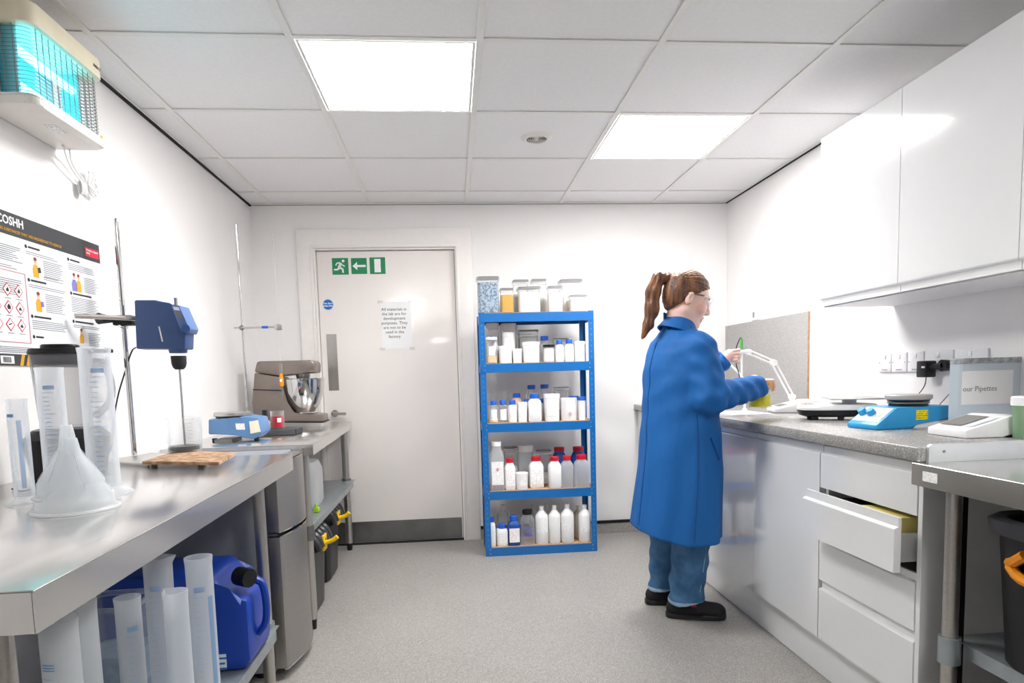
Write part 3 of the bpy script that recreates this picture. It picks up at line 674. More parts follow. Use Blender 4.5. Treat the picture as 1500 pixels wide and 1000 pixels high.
MB().cone((sx0, ym, zb(511) + .004), (sx0, ym, zb(517)), .034, .03, seg=24).build('collar', M_stir, hd, True)
MB().lathe([(.0, 0), (.014, 0), (.022, .008), (.026, .022), (.027, .05), (.0, .05)], (sx0, ym, zb(541)), seg=20).build('chuck', mat('chuck_rubber', '#26282c', .6, noise=.2), hd, True)
q = P(257, 437, y=ym); MB().cone((q.x, ym, zb(447)), (q.x, ym, zb(436)), .006, seg=10).build('shaft_end', M_chrome, hd, True)
MB().cone((sx0, ym, ZA + .032), (sx0, ym, zb(541)), .0042, seg=10).build('stirring_shaft', M_chrome, hd, True)
MB().box(sx0 - .03, sx0 + .03, ym - .002, ym + .002, ZA + .031, ZA + .042).build('paddle', M_chrome, hd, True)
mb = MB(); pts = [P(199, 509, y=ym), P(193, 512, y=ym + .03), P(183, 545, y=base.y), P(172, 580, y=base.y), P(163, 620, y=base.y + .05), (XL + .06, 2.52, ZA + .006), (XL + .04, 2.3, ZA + .005), P(40, 722, z=ZA + .004), P(18, 716, z=ZA + .004)]
pts = [Vector((max(Vector(p)[0], XL + .012), Vector(p)[1], Vector(p)[2])) for p in pts]
mb.tube(pts, .0028, 6, smooth=3).build('power_cable', M_cable, hd, True)
# wooden board + beaker
bp = P(272, 666, z=ZA + .032)
bd = MB().prism([tuple(P(x, y, z=ZA + .023)[:2]) for x, y in ((208, 676), (320, 677), (345, 663), (262, 659))], ZA + .0135, ZA + .024, 'z', bev=.0015).build('wooden_board', M_cork)
tag(bd, 'stained wooden board lying on the stirrer stand base', 'board')
def beaker(name, label, cat, c, r, h, liq=None, fill=0, tm=None, tickm=None, taper=.94, parts=True, handle=False, tickrange=None, al=(-2.6, -2.0)):
    t = thing(name, label, cat, c)
    MB().lathe([(0, 0), (r * taper * .95, 0), (r * taper, .004), (r, h - .004), (r * 1.04, h), (r * .97, h - .001), (r * taper * .96, .006), (0, .004)], seg=36).build('glass', tm or M_glass, t)
    if liq: MB().lathe([(0, .0065), (r * taper * .93, .0065), (r * (taper + (1 - taper) * fill) * .945, h * fill), (0, h * fill)], seg=36).build('liquid', liq, t)
    if parts:
        mb = MB(); ticks(mb, r * 1.012, h * .2, h * .85, 12, al[0], al[1], None, .0009, 2); ticks(mb, r * 1.012, h * .2, h * .85, 12, al[0] + 1.8, al[1] + 1.9, None, .0009, 2)
        mb.build('graduations', tickm or M_tickd, t, smooth=0)
    return t
bk = beaker('plastic_beaker', 'clear plastic beaker under the stirrer shaft on the wooden board', 'beaker', (sx0 + .0, ym, ZA + .0245), .062, .125, M_black, .17, mat('beaker_plastic', '#f1f6fb', .2, noise=.02, clear=.9), al=(-1.25, -.75))

# items under the near bench
jc = thing('jerry_can', 'large blue jerry can on the lower shelf of the near bench', 'jerry can', (-.905, 2.19, SA + .001), 0)
M_can = mat('jerry_blue', '#1340a8', .35, noise=.03)
def canshape(w, d, h, chx, chz):
    return [(-w, 0), (w - .02, 0), (w, .03), (w, h * .72), (w - chx, h - chz * .3), (w - chx - .03, h), (-w + .05, h), (-w, h - .05)]
MB().prism(canshape(.245, .12, .318, .07, .22), -.12, .12, 'y', bev=.022).build('body', M_can, jc)
MB().cone((.20, -.05, .288), (.243, -.075, .285), .030, .030, seg=18, m=M_black).build('cap', M_black, jc)
MB().tube([(.247, -.04, .27), (.275, -.04, .255), (.28, -.04, .13), (.247, -.04, .09)], .012, 8, smooth=2).build('handle', M_can, jc)
MB().box(.10, .17, -.1212, -.120, .01, .06).build('label_sticker', printed('blue_sticker', '#e9f3fa', '#2e77b5', 60), jc, smooth=0)
cs = [((288, 812), (-.70, 1.72), .031, .43, 'tallest measuring cylinder on the lower shelf, in front of the jerry can', True),
      ((226, 812), (-.80, 1.70), .031, .425, 'tall measuring cylinder left of the tallest one on the lower shelf', False),
      ((184, 870), (-.79, 1.48), .026, .36, 'short cylinder with blue numbers on the lower shelf', False),
      ((254, 861), (-.70, 1.52), .0255, .355, 'short plain cylinder with pointed lip on the lower shelf', False)]
M_milk = mat('milky_plastic', '#eef3f8', .3, noise=.02, clear=.58)
def cyl_px(px, py_top, y, r, label, **k):
    k.setdefault('mtl', M_milk)
    top = P(px, py_top, y=y); return cylinder('measuring_cylinder', label, (top.x, top.y, SA + .001), r, top.z - SA - .001, **k)
cyl_px(290, 815, 1.66, .031, 'tallest measuring cylinder on the lower shelf, beside the jerry can', rz=.5, foot=1.4, spout=False, band=True)
cyl_px(228, 816, 1.72, .031, 'tall cylinder with pale rim tucked behind the plain one on the lower shelf', rz=.4, foot=1.4)
cyl_px(186, 874, 1.52, .0265, 'short cylinder with blue numbers on the lower shelf', rz=.9, foot=1.4, spout=False)
cyl_px(256, 865, 1.44, .0245, 'short plain cylinder with pointed lip on the lower shelf', rz=2.6, foot=1.4)
cyl_px(113, 880, 1.30, .031, 'frosted cylinder second from the near bench leg on the lower shelf', foot=1.3, mtl=M_frost, spout=False)
cyl_px(84, 905, 1.20, .03, 'frosted cylinder next to the near bench leg on the lower shelf', foot=1.3, mtl=M_frost, spout=False)
q = P(150, 890, y=1.72)
tb = thing('plastic_tub', 'clear rectangular plastic tub behind the short cylinder', 'tub', (q.x, 1.78, SA + .001))
hh = q.z - SA
MB().lathe([(0, 0), (.065, 0), (.075, hh), (.072, hh), (.062, .004), (0, .004)], seg=32, n=6).build('body', M_clear, tb)
MB().lathe([(.074, hh - .012), (.08, hh - .01), (.08, hh + .002), (.074, hh + .002)], seg=32, n=6).build('rim', M_haze, tb)
MB().lathe([(0, .006), (.061, .006), (.069, hh * .62), (0, hh * .62)], seg=32, n=6).build('contents', mat('blue_grey_contents', '#8fa3b8', .6, noise=.2, nscale=40), tb)
q = P(18, 1000, y=1.12)
pb = thing('plastic_bag', 'crumpled clear bag by the near bench leg', 'bag', (-.84, 1.10, SA + .001))
mb = MB().ball((0, 0, .19), .1, sc=(.8, .7, 1.85), seg=24)
for v in mb.bm.verts:
    n_ = math.sin(v.co.z * 60 + v.co.x * 50) * math.sin(v.co.y * 70 + v.co.z * 25); v.co.x += n_ * .013; v.co.y += n_ * .011; v.co.z = max(v.co.z, .0)
mb.build('film', mat('bag_film', '#e3e6f2', .15, clear=.45), pb)

# ------------------------------------------------------------------ far-left bench items
bal = thing('hotplate_stirrer', 'pale blue lab balance with round steel pan on the far bench', 'balance', (-1.10, 3.42, ZB), 0)
q0 = P(303, 640, y=3.30); q1 = P(383, 640, y=3.30)
def bb(px, py): q = P(px, py, y=3.30); return (q.x, max(q.z, ZB + .006))
bal.location = ((q0.x + q1.x) / 2, 3.38, ZB); bal.name = 'lab_balance'
MB().prism([bb(305, 614), bb(346, 613), bb(356, 609), bb(378, 612), bb(383, 634), bb(372, 643), bb(356, 641), bb(346, 636), bb(305, 636)], 3.30, 3.47, 'y', bev=.006).build('body', M_bal, bal, True)
zt = bb(330, 613)[1]; xc_ = bb(333, 600)[0]
MB().lathe([(.0, .012), (.085, .012), (.088, .014), (.088, .028), (.085, .031), (0, .031)], (xc_ - .005, 3.385, zt - .003), seg=36).build('weighing_pan', M_steel, bal, True)
MB().lathe([(0, 0), (.078, 0), (.078, .0115), (0, .0115)], (xc_ - .005, 3.385, zt - .0035), seg=24).build('pan_support', M_black, bal, True)
MB().prism([bb(345, 620), bb(358, 620), bb(359, 629), bb(346, 629)], 3.2985, 3.2996, 'y').build('asset_sticker', M_labr, bal, True, smooth=0)
MB().prism([bb(365, 617), bb(378, 615), bb(382, 632), bb(367, 635)], 3.2975, 3.2996, 'y').build('rating_label', mat('cream_label', '#efe9d2', .5, noise=.05), bal, True, smooth=0)
for x_ in (310, 372): 
    q = bb(x_, 642); MB().cone((q[0], 3.34, ZB), (q[0], 3.34, ZB + .02), .012, seg=10).build('foot', M_black, bal, True)
q = bb(345, 640)
MB().box(q0.x + .03, q[0] - .02, 3.31, 3.46, ZB + .001, ZB + .016).build('under_tray', M_steeldull, bal, True, smooth=0)
tr = thing('dark_tray', 'flat dark grey balance base under the red beaker', 'tray', (-.93, 3.72, ZB))
a_, c_ = P(378, 640, y=3.62), P(433, 638, y=3.62)
MB().box(a_.x, c_.x, 3.60, 3.80, ZB + .002, ZB + .034, bev=.004).build('base', mat('charcoal_plastic', '#4b4c4e', .4, noise=.05), tr, True)
MB().box(c_.x + .0005, c_.x + .004, 3.62, 3.78, ZB + .006, ZB + .03).build('end_plate', M_black, tr, True)
q = P(407, 625, y=3.68)
rb = beaker('red_beaker', 'small glass beaker of red liquid on the dark tray', 'beaker', (q.x, 3.68, ZB + .0345), .036, .095, M_redliq, .7, M_glass, parts=False, taper=1.0)
MB().lathe([(.0368, .035), (.0368, .058)], seg=6, a0=-1.35, a1=-.75).build('white_mark', M_paper, rb, smooth=0)
q = P(392, 622, y=3.70)
MB_w = thing('white_pot', 'small white plastic pot left of the red beaker', 'pot', (q.x - .003, 3.67, ZB + .0345))
MB().lathe([(0, 0), (.026, 0), (.028, .03), (.030, .031), (.030, .042), (0, .042)], seg=24, n=4).build('body', M_white, MB_w)
MB().lathe([(0, .0425), (.02, .0425), (.02, .046), (0, .046)], seg=24).build('lid', M_white, MB_w)
vl = thing('dark_vial', 'dark glass vial with black cap behind the white pot', 'vial', (P(387, 600, y=3.74).x, 3.745, ZB + .0345))
MB().lathe([(0, 0), (.016, 0), (.016, .06), (.012, .068), (0, .068)], seg=20).build('body', M_vial, vl)
MB().lathe([(0, .0685), (.0145, .0685), (.0145, .098), (.012, .1), (0, .1)], seg=20).build('cap', M_vial, vl)
# stand mixer
mx_ = thing('stand_mixer', 'taupe stand mixer with polished steel bowl in the far corner', 'mixer', (P(425, 620, y=4.25).x, 4.25, ZB), 0)
ymx = 4.15
def mm(px, py): q = P(px, py, y=ymx); return (q.x, max(q.z, ZB + .004))
MB().prism([mm(372, 545), mm(376, 529), mm(456, 527), mm(461, 531), mm(461, 546), mm(440, 547), mm(412, 551)], ymx, ymx + .20, 'y', bev=.012).build('motor_head', M_taupe, mx_, True)
MB().prism([mm(372, 546), mm(412, 552), mm(414, 566), mm(419, 590), mm(430, 606), mm(472, 607), mm(473, 618), mm(372, 618), mm(369, 590)], ymx + .005, ymx + .195, 'y', bev=.008).build('body', M_taupe, mx_, True)
MB().prism([mm(370, 570), mm(414, 571), mm(414, 572.2), mm(370, 571.2)], ymx + .003, ymx + .197, 'y').build('seam', M_dark, mx_, True, smooth=0)
MB().prism([mm(370, 617), mm(474, 617), mm(474, 619), mm(370, 619)], ymx - .002, ymx + .2, 'y').build('base_seal', M_black, mx_, True, smooth=0)
bc = P(444, 580, y=ymx + .07); rt = P(444, 554, y=ymx + .07).z; rbz = P(444, 606, y=ymx + .07).z
H = rt - rbz; R_ = .128
MB().lathe([(.05, 0), (.065, .004), (.06, .012), (.095, H * .3), (.122, H * .62), (R_, H * .98), (R_ * 1.03, H), (R_ * .97, H * .99), (.11, H * .6), (.08, H * .25), (0, .02)], (bc.x, ymx + .10, rbz), seg=48).build('bowl', M_chrome, mx_, True)
MB().cone((bc.x, ymx + .10, rt - .03), (bc.x, ymx + .10, rt + .03), .035, .045, seg=24).build('attachment_hub', M_steel, mx_, True)
MB().tube([(bc.x + .0, ymx + .1, rt - .02), (bc.x + .05, ymx + .1, rt - .08), (bc.x, ymx + .1, rt - .15)], .008, 8, smooth=2).build('beater', M_steel, mx_, True)
# retort stand with clamp and pipette
rbx = P(362, 600, y=3.98); rtp = P(346, 329, y=3.98)
rs = thing('retort_stand', 'thin steel retort stand behind the pale blue balance', 'lab stand', (rbx.x, 3.98, ZB), 0)
MB().box(rbx.x - .06, rbx.x + .06, 3.92, 4.06, ZB + .0005, ZB + .012, bev=.002).build('base_plate', M_steeldull, rs, True)
xr_ = (rbx.x + rtp.x) / 2
MB().cone((xr_, 3.98, ZB + .012), (xr_, 3.98, rtp.z), .0065, seg=12).build('rod', M_chrome, rs, True)
cz = P(353, 480, y=3.98)
MB().ball((xr_ - .002, 3.975, cz.z), .015, sc=(1, 1.2, 1)).build('boss_head', M_steeldull, rs, True)
ca = P(343, 480, y=3.97); cb = P(404, 479, y=3.97)
MB().cone((ca.x, 3.968, cz.z), (cb.x, 3.968, cz.z), .005, seg=10).build('clamp_rod', M_steel, rs, True)
MB().cone((P(384, 480, y=3.97).x, 3.968, cz.z), (P(393, 480, y=3.97).x, 3.968, cz.z), .0075, seg=12).build('blue_sleeve', M_blue, rs, True)
MB().box(cb.x - .003, cb.x + .03, 3.945, 3.952, cz.z - .017, cz.z + .017, bev=.002).box(cb.x - .003, cb.x + .03, 3.984, 3.991, cz.z - .017, cz.z + .017, bev=.002).box(cb.x - .003, cb.x + .003, 3.952, 3.984, cz.z - .01, cz.z + .01).build('clamp_jaw', M_steel, rs, True)
xp = cb.x + .015
pp_ = thing('glass_pipette', 'long glass pipette with orange bulb held in the clamp', 'pipette', (xp, 3.968, cz.z))
MB().cone((xp, 3.968, P(401, 343, y=3.97).z), (xp, 3.968, P(408, 528, y=3.97).z), .0045, seg=10).build('upper_tube', M_clear, pp_, True)
zo0, zo1 = P(410, 567, y=3.97).z, P(410, 547, y=3.97).z
MB().lathe([(.003, 0), (.011, .006), (.0125, .03), (.0125, zo1 - zo0 - .03), (.009, zo1 - zo0 - .004), (.004, zo1 - zo0)], (xp, 3.968, zo0), seg=16).build('orange_bulb', M_orange, pp_, True)
MB().box(xp - .006, xp + .006, 3.9545, 3.956, (zo0 + zo1)/2 - .008, (zo0 + zo1)/2 + .008).build('label_sticker', M_paper, pp_, True, smooth=0)
MB().cone((xp, 3.968, zo0), (xp, 3.968, P(411, 585, y=3.97).z), .005, .0015, seg=10).build('tip', M_clear, pp_, True)
MB().lathe([(.0045, 0), (.009, .006), (.009, .05), (.0045, .058)], (xp, 3.968, zo1), seg=14).build('glass_bulb', M_glass, pp_, True)
# lower shelf of the far bench: white can
wc = thing('white_can', 'white plastic jerry can on the lower shelf of the far bench', 'jerry can', (-.86, 3.74, .486))
zt_ = P(470, 672, y=3.7).z - .486
MB().lathe([(0, 0), (.10, 0), (.108, .02), (.108, zt_ * .75), (.09, zt_ * .95), (.03, zt_), (0, zt_)], seg=36, n=5, sy=1.15).build('body', mat('can_plastic', '#f3f4f4', .35, clear=.12, noise=.02), wc)
MB().tube([(-.02, -.05, zt_ - .005), (-.02, -.03, zt_ + .03), (-.02, .05, zt_ + .03), (-.02, .07, zt_ - .005)], .01, 8, smooth=2).build('handle', M_frost, wc)
MB().lathe([(.1095, .05), (.1095, zt_ * .6)], seg=10, n=5, a0=-1.9, a1=-1.2).build('label_sticker', M_lab, wc, smooth=0)
sp_ = thing('spray_bottle', 'small white bottle with green collar beside the front leg', 'bottle', (-.77, 3.36, .486))
MB().lathe([(0, 0), (.03, 0), (.032, .01), (.032, .1), (.014, .135), (.012, .15), (0, .15)], seg=24).build('body', M_white, sp_)
MB().lathe([(0, 0), (.0345, .002), (.0345, .035)], (0, 0, .0), seg=24).build('pink_band', mat('rose_label', '#b0506a', .5, noise=.1), sp_)
gg = thing('green_clip', 'small lime green clip on the lower shelf', 'clip', (-.735, 3.50, .486))
MB().box(-.015, .015, -.015, .015, 0, .025, bev=.004).box(-.004, .004, -.012, .012, .025, .045, bev=.002).build('clip_body', mat('lime_plastic', '#a5d12a', .4, noise=.05), gg)
# black storage crates with ribbed lids
def crate(label, x, y, z=0):
    t = thing('storage_crate', label, 'crate', (x, y, z), 0, 'black crates under the far bench')
    w_, d_, h_ = .195, .20, .36
    MB().lathe([(0, 0), (.165, 0), (.175, .01), (.19, h_ - .03), (.2, h_ - .028), (.2, h_), (.18, h_), (0, h_)], seg=40, n=8, sx=1.0, sy=1.0).build('box', mat('crate_black', '#1b1c20', .35, noise=.1), t)
    mb = MB().lathe([(.2, h_ + .001), (.208, h_ + .003), (.208, h_ + .02), (.195, h_ + .035), (0, h_ + .045)], seg=40, n=8)
    mb.build('lid', M_black, t)
    for i in range(5):
        yy = -.14 + i * .07
        MB().tube([(-.19, yy, h_ + .01), (-.17, yy, h_ + .055), (.15, yy, h_ + .06), (.195, yy, h_ + .035), (.212, yy, h_ - .02)], .021, 10, smooth=2).build('rib', mat('crate_rib', '#2b2c30', .3, noise=.1), t)
    MB().box(.207, .222, -.035, .035, h_ - .05, h_ + .03, bev=.004).tube([(.215, -.02, h_ - .01), (.26, -.02, h_ + .0), (.285, -.02, h_ + .02)], .012, 8, smooth=1).build('clasp', M_yellow, t)
    return t
crate('black ribbed storage crate with yellow clasp, the nearer under the far bench', -.895, 3.39)
crate('black ribbed storage crate with yellow clasp, the farther under the far bench', -.925, 3.99)

# ================================================================== BLUE RACK
rack = thing('shelving_rack', 'blue boltless steel shelving rack crowded with bottles', 'shelving', (.55, 4.36, 0))
RX0, RX1, RY0, RY1 = .181, .918, 4.212, 4.52
LV = [1.567, 1.249, .867, .427, .056]
for (x, y, sx_, sy_) in ((RX0, RY0, 1, 1), (RX1, RY0, -1, 1), (RX0, RY1, 1, -1), (RX1, RY1, -1, -1)):
    mb = MB(); fl = .036; th = .003
    xs = sorted((x, x + sx_ * fl)); ys = sorted((y, y + sy_ * th)); mb.box(*xs, *ys, 0, 1.572)
    xs = sorted((x, x + sx_ * th)); ys = sorted((y + sy_ * th, y + sy_ * fl)); mb.box(*xs, *ys, 0, 1.572)
    up_ = mb.build('upright', M_rack, rack, True, smooth=0)
    if sy_ > 0:
        h = MB()
        for i in range(44):
            z = .03 + i * .0355; xc = x + sx_ * .018
            h.box(xc - .0035, xc + .0035, y - .0006, y - .0001, z, z + .011)
        h.build('slots', mat('slot_blue', '#3d86c6', .5), rack, True, smooth=0)['kind'] = 'stuff'
        r_b = MB()
        for L_ in LV[1:]:
            for dz in (-.012, -.04): r_b.cone((x + sx_ * .03, y - .001, L_ + dz), (x + sx_ * .03, y - .004, L_ + dz), .0035, seg=8)
        r_b.build('rivets', M_steel, rack, True)['kind'] = 'stuff'
for i, L_ in enumerate(LV):
    hB = .056
    MB().box(RX0 + .006, RX1 - .006, RY0 - .0035, RY0 - .0008, L_ - hB, L_ - .001).box(RX0 + .006, RX1 - .006, RY0 - .0008, RY0 + .014, L_ - hB, L_ - hB + .003).build('shelf_beam', M_rack, rack, True, smooth=0)
    MB().box(RX0 + .04, RX1 - .04, RY1 - .02, RY1 - .006, L_ - hB, L_ - .001).build('shelf_beam', M_rack, rack, True, smooth=0)
    for x in (RX0 + .004, RX1 - .007): MB().box(x, x + .003, RY0 + .04, RY1 - .04, L_ - hB, L_ - .006).build('side_beam', M_rack, rack, True, smooth=0)
    MB().box(RX0 + .008, RX1 - .008, RY0 + .004, RY1 - .021, L_ - .008, L_ + .002).build('shelf_board', M_mdf, rack, True, smooth=0)

# containers
def cont(kind, label, pxl, pxr, pytop, lvl, row, cap=None, fillm=None, fill=.5, lab=None, body=None, cat=None, name=None, sq=None, z0=None, group=None):
    y = {0: 4.262, 1: 4.33, 2: 4.41, 3: 4.45}[row] if row in (0, 1, 2, 3) else row
    L_ = (LV[lvl] + .0025) if z0 is None else z0
    a = P(pxl, pytop, y=y); b_ = P(pxr, pytop, y=y); w_ = b_.x - a.x; h = a.z - L_; r = w_ / 2
    y = max(y, RY0 + .006 + r) if z0 is None else y
    y = min(y, RY1 - .022 - r) if r < .13 and z0 is None else y
    nm = name or {'sqb': 'square_bottle', 'rb': 'round_bottle', 'nb': 'narrow_neck_bottle', 'tub': 'tub', 'jar': 'clear_jar', 'wide': 'wide_mouth_jar', 'flask': 'glass_bottle'}[kind]
    ct = cat or ('bottle' if kind in ('sqb', 'rb', 'nb', 'flask') else 'jar' if kind in ('jar', 'wide') else 'tub')
    t = thing(nm, label, ct, ((a.x + b_.x) / 2, y, L_), 0, group)
    bm_ = body or {'sqb': M_white, 'rb': M_white, 'nb': M_white, 'tub': M_white, 'jar': M_clear, 'wide': M_clear, 'flask': M_glass}[kind]
    n = sq or {'sqb': 6, 'rb': 2, 'nb': 2, 'tub': 2, 'jar': 7, 'wide': 2, 'flask': 2}[kind]
    hr = lambda q: n if q > r * .8 else 2
    if kind in ('sqb', 'rb'):
        ch = min(.028, h * .2)
        MB().lathe([(0, 0), (r * .92, 0), (r, .006), (r, h * .68), (r * .9, h * .75), (r * .62, h - ch - .004), (r * .62, h - ch * .3), (0, h - ch * .3)], seg=28, n=hr).build('body', bm_, t)
        MB().lathe([(r * .64, h - ch), (r * .7, h - ch), (r * .7, h - .002), (r * .66, h), (0, h)], seg=24).build('cap', cap or M_white, t)
        if lab: MB().lathe([(r * 1.015, h * .12), (r * 1.015, h * .6)], seg=10, n=n, a0=-math.pi/2 - .75, a1=-math.pi/2 + .75).build('label_sticker', lab, t, smooth=.9)
        if fillm and fill: MB().lathe([(0, .004), (r * 1.004, .004), (r * 1.004, h * fill), (0, h * fill)], seg=28, n=n).build('contents', fillm, t)
    elif kind == 'nb':
        MB().lathe([(0, 0), (r * .9, 0), (r, .008), (r, h * .7), (r * .93, h * .76), (r * .45, h * .86), (r * .36, h * .88), (r * .36, h), (0, h)], seg=28).build('body', bm_, t)
        if cap: MB().lathe([(r * .37, h * .88), (r * .47, h * .88), (r * .47, h * 1.0), (0, h * 1.002)], seg=20).build('cap', cap, t)
        if lab: MB().lathe([(r * 1.012, h * .3), (r * 1.012, h * .5)], seg=10, a0=-math.pi/2 - .9, a1=-math.pi/2 + .9).build('label_sticker', lab, t)
    elif kind == 'tub':
        MB().lathe([(0, 0), (r * .88, 0), (r * .9, .004), (r * .95, h * .84), (0, h * .84)], seg=28, n=n).build('body', bm_, t)
        MB().lathe([(0, h * .842), (r, h * .842), (r, h * .98), (r * .96, h), (0, h)], seg=28, n=n).build('lid', cap or M_white, t)
        if lab: MB().lathe([(r * .955, h * .2), (r * .97, h * .7)], seg=10, n=n, a0=-math.pi/2 - .6, a1=-math.pi/2 + .6).build('label_sticker', lab, t, smooth=.9)
    elif kind in ('jar', 'wide'):
        rb_ = .9
        MB().lathe([(0, 0), (r * rb_ * .95, 0), (r * rb_, .005), (r * rb_, h * .88), (r * .88, h * .9)], seg=32, n=n).build('body', bm_, t)
        if fillm: MB().lathe([(0, .003), (r * rb_ * .94, .003), (r * rb_ * .95, h * fill * .97), (r * .6, h * fill), (0, h * fill * 1.02)], seg=28, n=n).build('contents', fillm, t)
        MB().lathe([(r * .9, h * .88), (r, h * .9), (r, h * .97), (r * .94, h * .97)], seg=32, n=n).build('lid', cap or M_haze, t)
        MB().lathe([(0, h * .975), (r * .96, h * .975), (r * .98, h * .985), (r * .95, h), (0, h)], seg=32, n=n).build('lid_top', mat('lid_grey', '#a3a29f', .3, noise=.05, clear=.25) if cap is None else cap, t)
        if lab: MB().lathe([(r * rb_ * 1.01, h * .3), (r * rb_ * 1.01, h * .65)], seg=10, n=n, a0=-math.pi/2 - .5, a1=-math.pi/2 + .5).build('label_sticker', lab, t, smooth=.9)
    elif kind == 'flask':
        MB().lathe([(0, 0), (r, 0), (r, h * .55), (r * .45, h * .78), (r * .4, h * .9), (r * .5, h * .92), (r * .5, h), (0, h)], seg=24).build('body', bm_, t)
        MB().lathe([(0, .003), (r * .93, .003), (r * .93, h * .4), (0, h * .4)], seg=24).build('contents', fillm or M_powder, t)
    return t
C = cont
# top of the rack
C('jar', 'large clear jar of blue-grey crystals at the left end of the rack top', 697, 731, 407, 0, 0.0 + 4.29, fillm=M_bluebits, fill=.86)
C('jar', 'slim clear jar of amber granules on the rack top', 731.5, 752, 423, 0, 4.27, fillm=M_amber, fill=.74)
C('jar', 'tall clear jar of cream powder behind and right of the amber jar', 750, 774, 411, 0, 4.43, fillm=M_powder, fill=.6)
C('jar', 'widest clear jar of white powder at the front of the rack top', 757, 792, 421, 0, 4.275, fillm=M_powder, fill=.8, lab=M_labr)
C('jar', 'tall clear jar at the back of the rack top, behind the widest jar', 777, 800, 410, 0, 4.44, fillm=M_powder, fill=.6)
C('jar', 'slim clear jar of white powder right of the widest jar', 801, 824, 420, 0, 4.27, fillm=M_powder, fill=.75)
C('jar', 'wide clear jar at the back right of the rack top', 818, 852, 411, 0, 4.42, fillm=M_powder, fill=.5)
C('jar', 'small squat clear jar at the right end of the rack top', 833, 859, 433, 0, 4.27, fillm=M_powder, fill=.7)
# shelf 2
C('jar', 'clear jar with beige powder at the left end of the second shelf', 711, 728, 494, 1, 0, fillm=M_beige, fill=.3, lab=M_lab, cap=M_white)
C('rb', 'blue capped bottle half hidden behind the beige powder jar', 715, 729, 492.5, 1, 4.33, cap=M_blue, lab=M_lab)
C('tub', 'tall white tub at the back left of the second shelf', 711, 730, 474, 1, 4.47, sq=6, lab=M_labr)
C('tub', 'tall white tub with red line at the back of the second shelf', 732, 755, 475, 1, 4.49, sq=6, lab=M_labr)
C('tub', 'white tub with paper label, front left of the second shelf', 730, 750, 507, 1, 4.255, sq=3, lab=M_lab)
C('tub', 'white labelled tub behind the front left pair of tubs', 735, 755, 487, 1, 4.34, lab=M_lab)
C('tub', 'smallest white pot at the front of the second shelf', 750.5, 764.5, 511, 1, 0, lab=M_lab)
C('tub', 'largest white tub with flanged lid at the middle of the second shelf', 765, 791, 501, 1, 0)
C('jar', 'smoky clear square jar behind the largest white tub', 758, 788, 484, 1, 4.42, fillm=mat('grey_powder', '#b5b3b2', .9, noise=.1), fill=.8)
C('rb', 'blue capped bottle standing behind the black capped jar', 789, 806, 492.5, 1, 4.37, cap=M_blue, body=M_haze)
C('wide', 'squat jar with black lid on the second shelf', 795, 812.5, 505, 1, 0, cap=M_black, fillm=M_powder, fill=.8, lab=M_lab)
C('rb', 'blue capped white bottle just right of the black lidded jar', 813, 825.5, 498, 1, 0, cap=M_blue, lab=M_lab)
C('rb', 'blue capped white bottle second from the right end of the second shelf', 827, 840, 497, 1, 0, cap=M_blue, lab=M_lab)
C('tub', 'white round tub at the right end of the second shelf', 841, 857, 500, 1, 0, lab=M_labr)
C('jar', 'clear jar with grey lid at the back right of the second shelf', 809, 833, 496, 1, 4.43, fillm=M_powder, fill=.6)
# shelf 3
C('rb', 'small blue capped bottle, leftmost on the third shelf', 716, 729, 586.6, 2, 0, cap=M_blue, body=M_haze, lab=M_lab, fillm=M_beige, fill=.2)
C('rb', 'small blue capped bottle, second from the left on the third shelf', 729.7, 743, 586, 2, 0, cap=M_blue, body=M_haze, lab=M_lab)
C('rb', 'small blue capped white bottle, third from the left on the third shelf', 743.7, 757, 586, 2, 0, cap=M_blue, lab=M_lab)
C('tub', 'white pot with lid, right of the three small blue capped bottles', 757.7, 772, 589, 2, 0, sq=4, lab=M_lab)
C('sqb', 'white square bottle with blue cap in the middle of the third shelf', 773, 792, 577, 2, 0, cap=M_blue)
C('tub', 'tallest white square tub on the third shelf', 796.5, 819, 577, 2, 0, sq=6, lab=M_lab)
ht = C('tub', 'white round tub with red hazard diamond on the third shelf', 820.5, 845.5, 583, 2, 0)
C('tub', 'small white tub with blue lid at the right end of the third shelf', 846.5, 858, 581, 2, 0, cap=M_blue, lab=M_lab)
C('rb', 'tall blue capped bottle at the back, left of the two tallest on the third shelf', 770, 786.5, 564, 2, 4.43, cap=M_blue, body=M_haze)
C('rb', 'tall blue capped bottle at the back, right of the two tallest on the third shelf', 789, 806, 563, 2, 4.43, cap=M_blue, body=M_haze)
C('rb', 'amber blue capped bottle behind the white pot on the third shelf', 748.5, 764.5, 576, 2, 4.36, cap=M_blue, body=mat('peach_plastic', '#e2b99c', .4))
C('flask', 'clear glass stoppered bottle at the back left of the third shelf', 715, 729, 571, 2, 4.43)
C('flask', 'clear glass bottle with round stopper, second at the back left of the third shelf', 732, 747, 573, 2, 4.44)
C('jar', 'clear square jar at the back right of the third shelf', 811, 833, 567, 2, 4.43, fillm=M_powder, fill=.3)
C('rb', 'blue capped bottle peeping out left of the middle square bottle', 765.5, 776, 584.5, 2, 4.34, cap=M_blue)
C('rb', 'blue capped bottle peeping out right of the middle square bottle', 787.5, 797, 584, 2, 4.34, cap=M_blue)
C('tub', 'blue lidded tub behind the hazard diamond tub', 833, 848, 580, 2, 4.37, cap=M_blue)
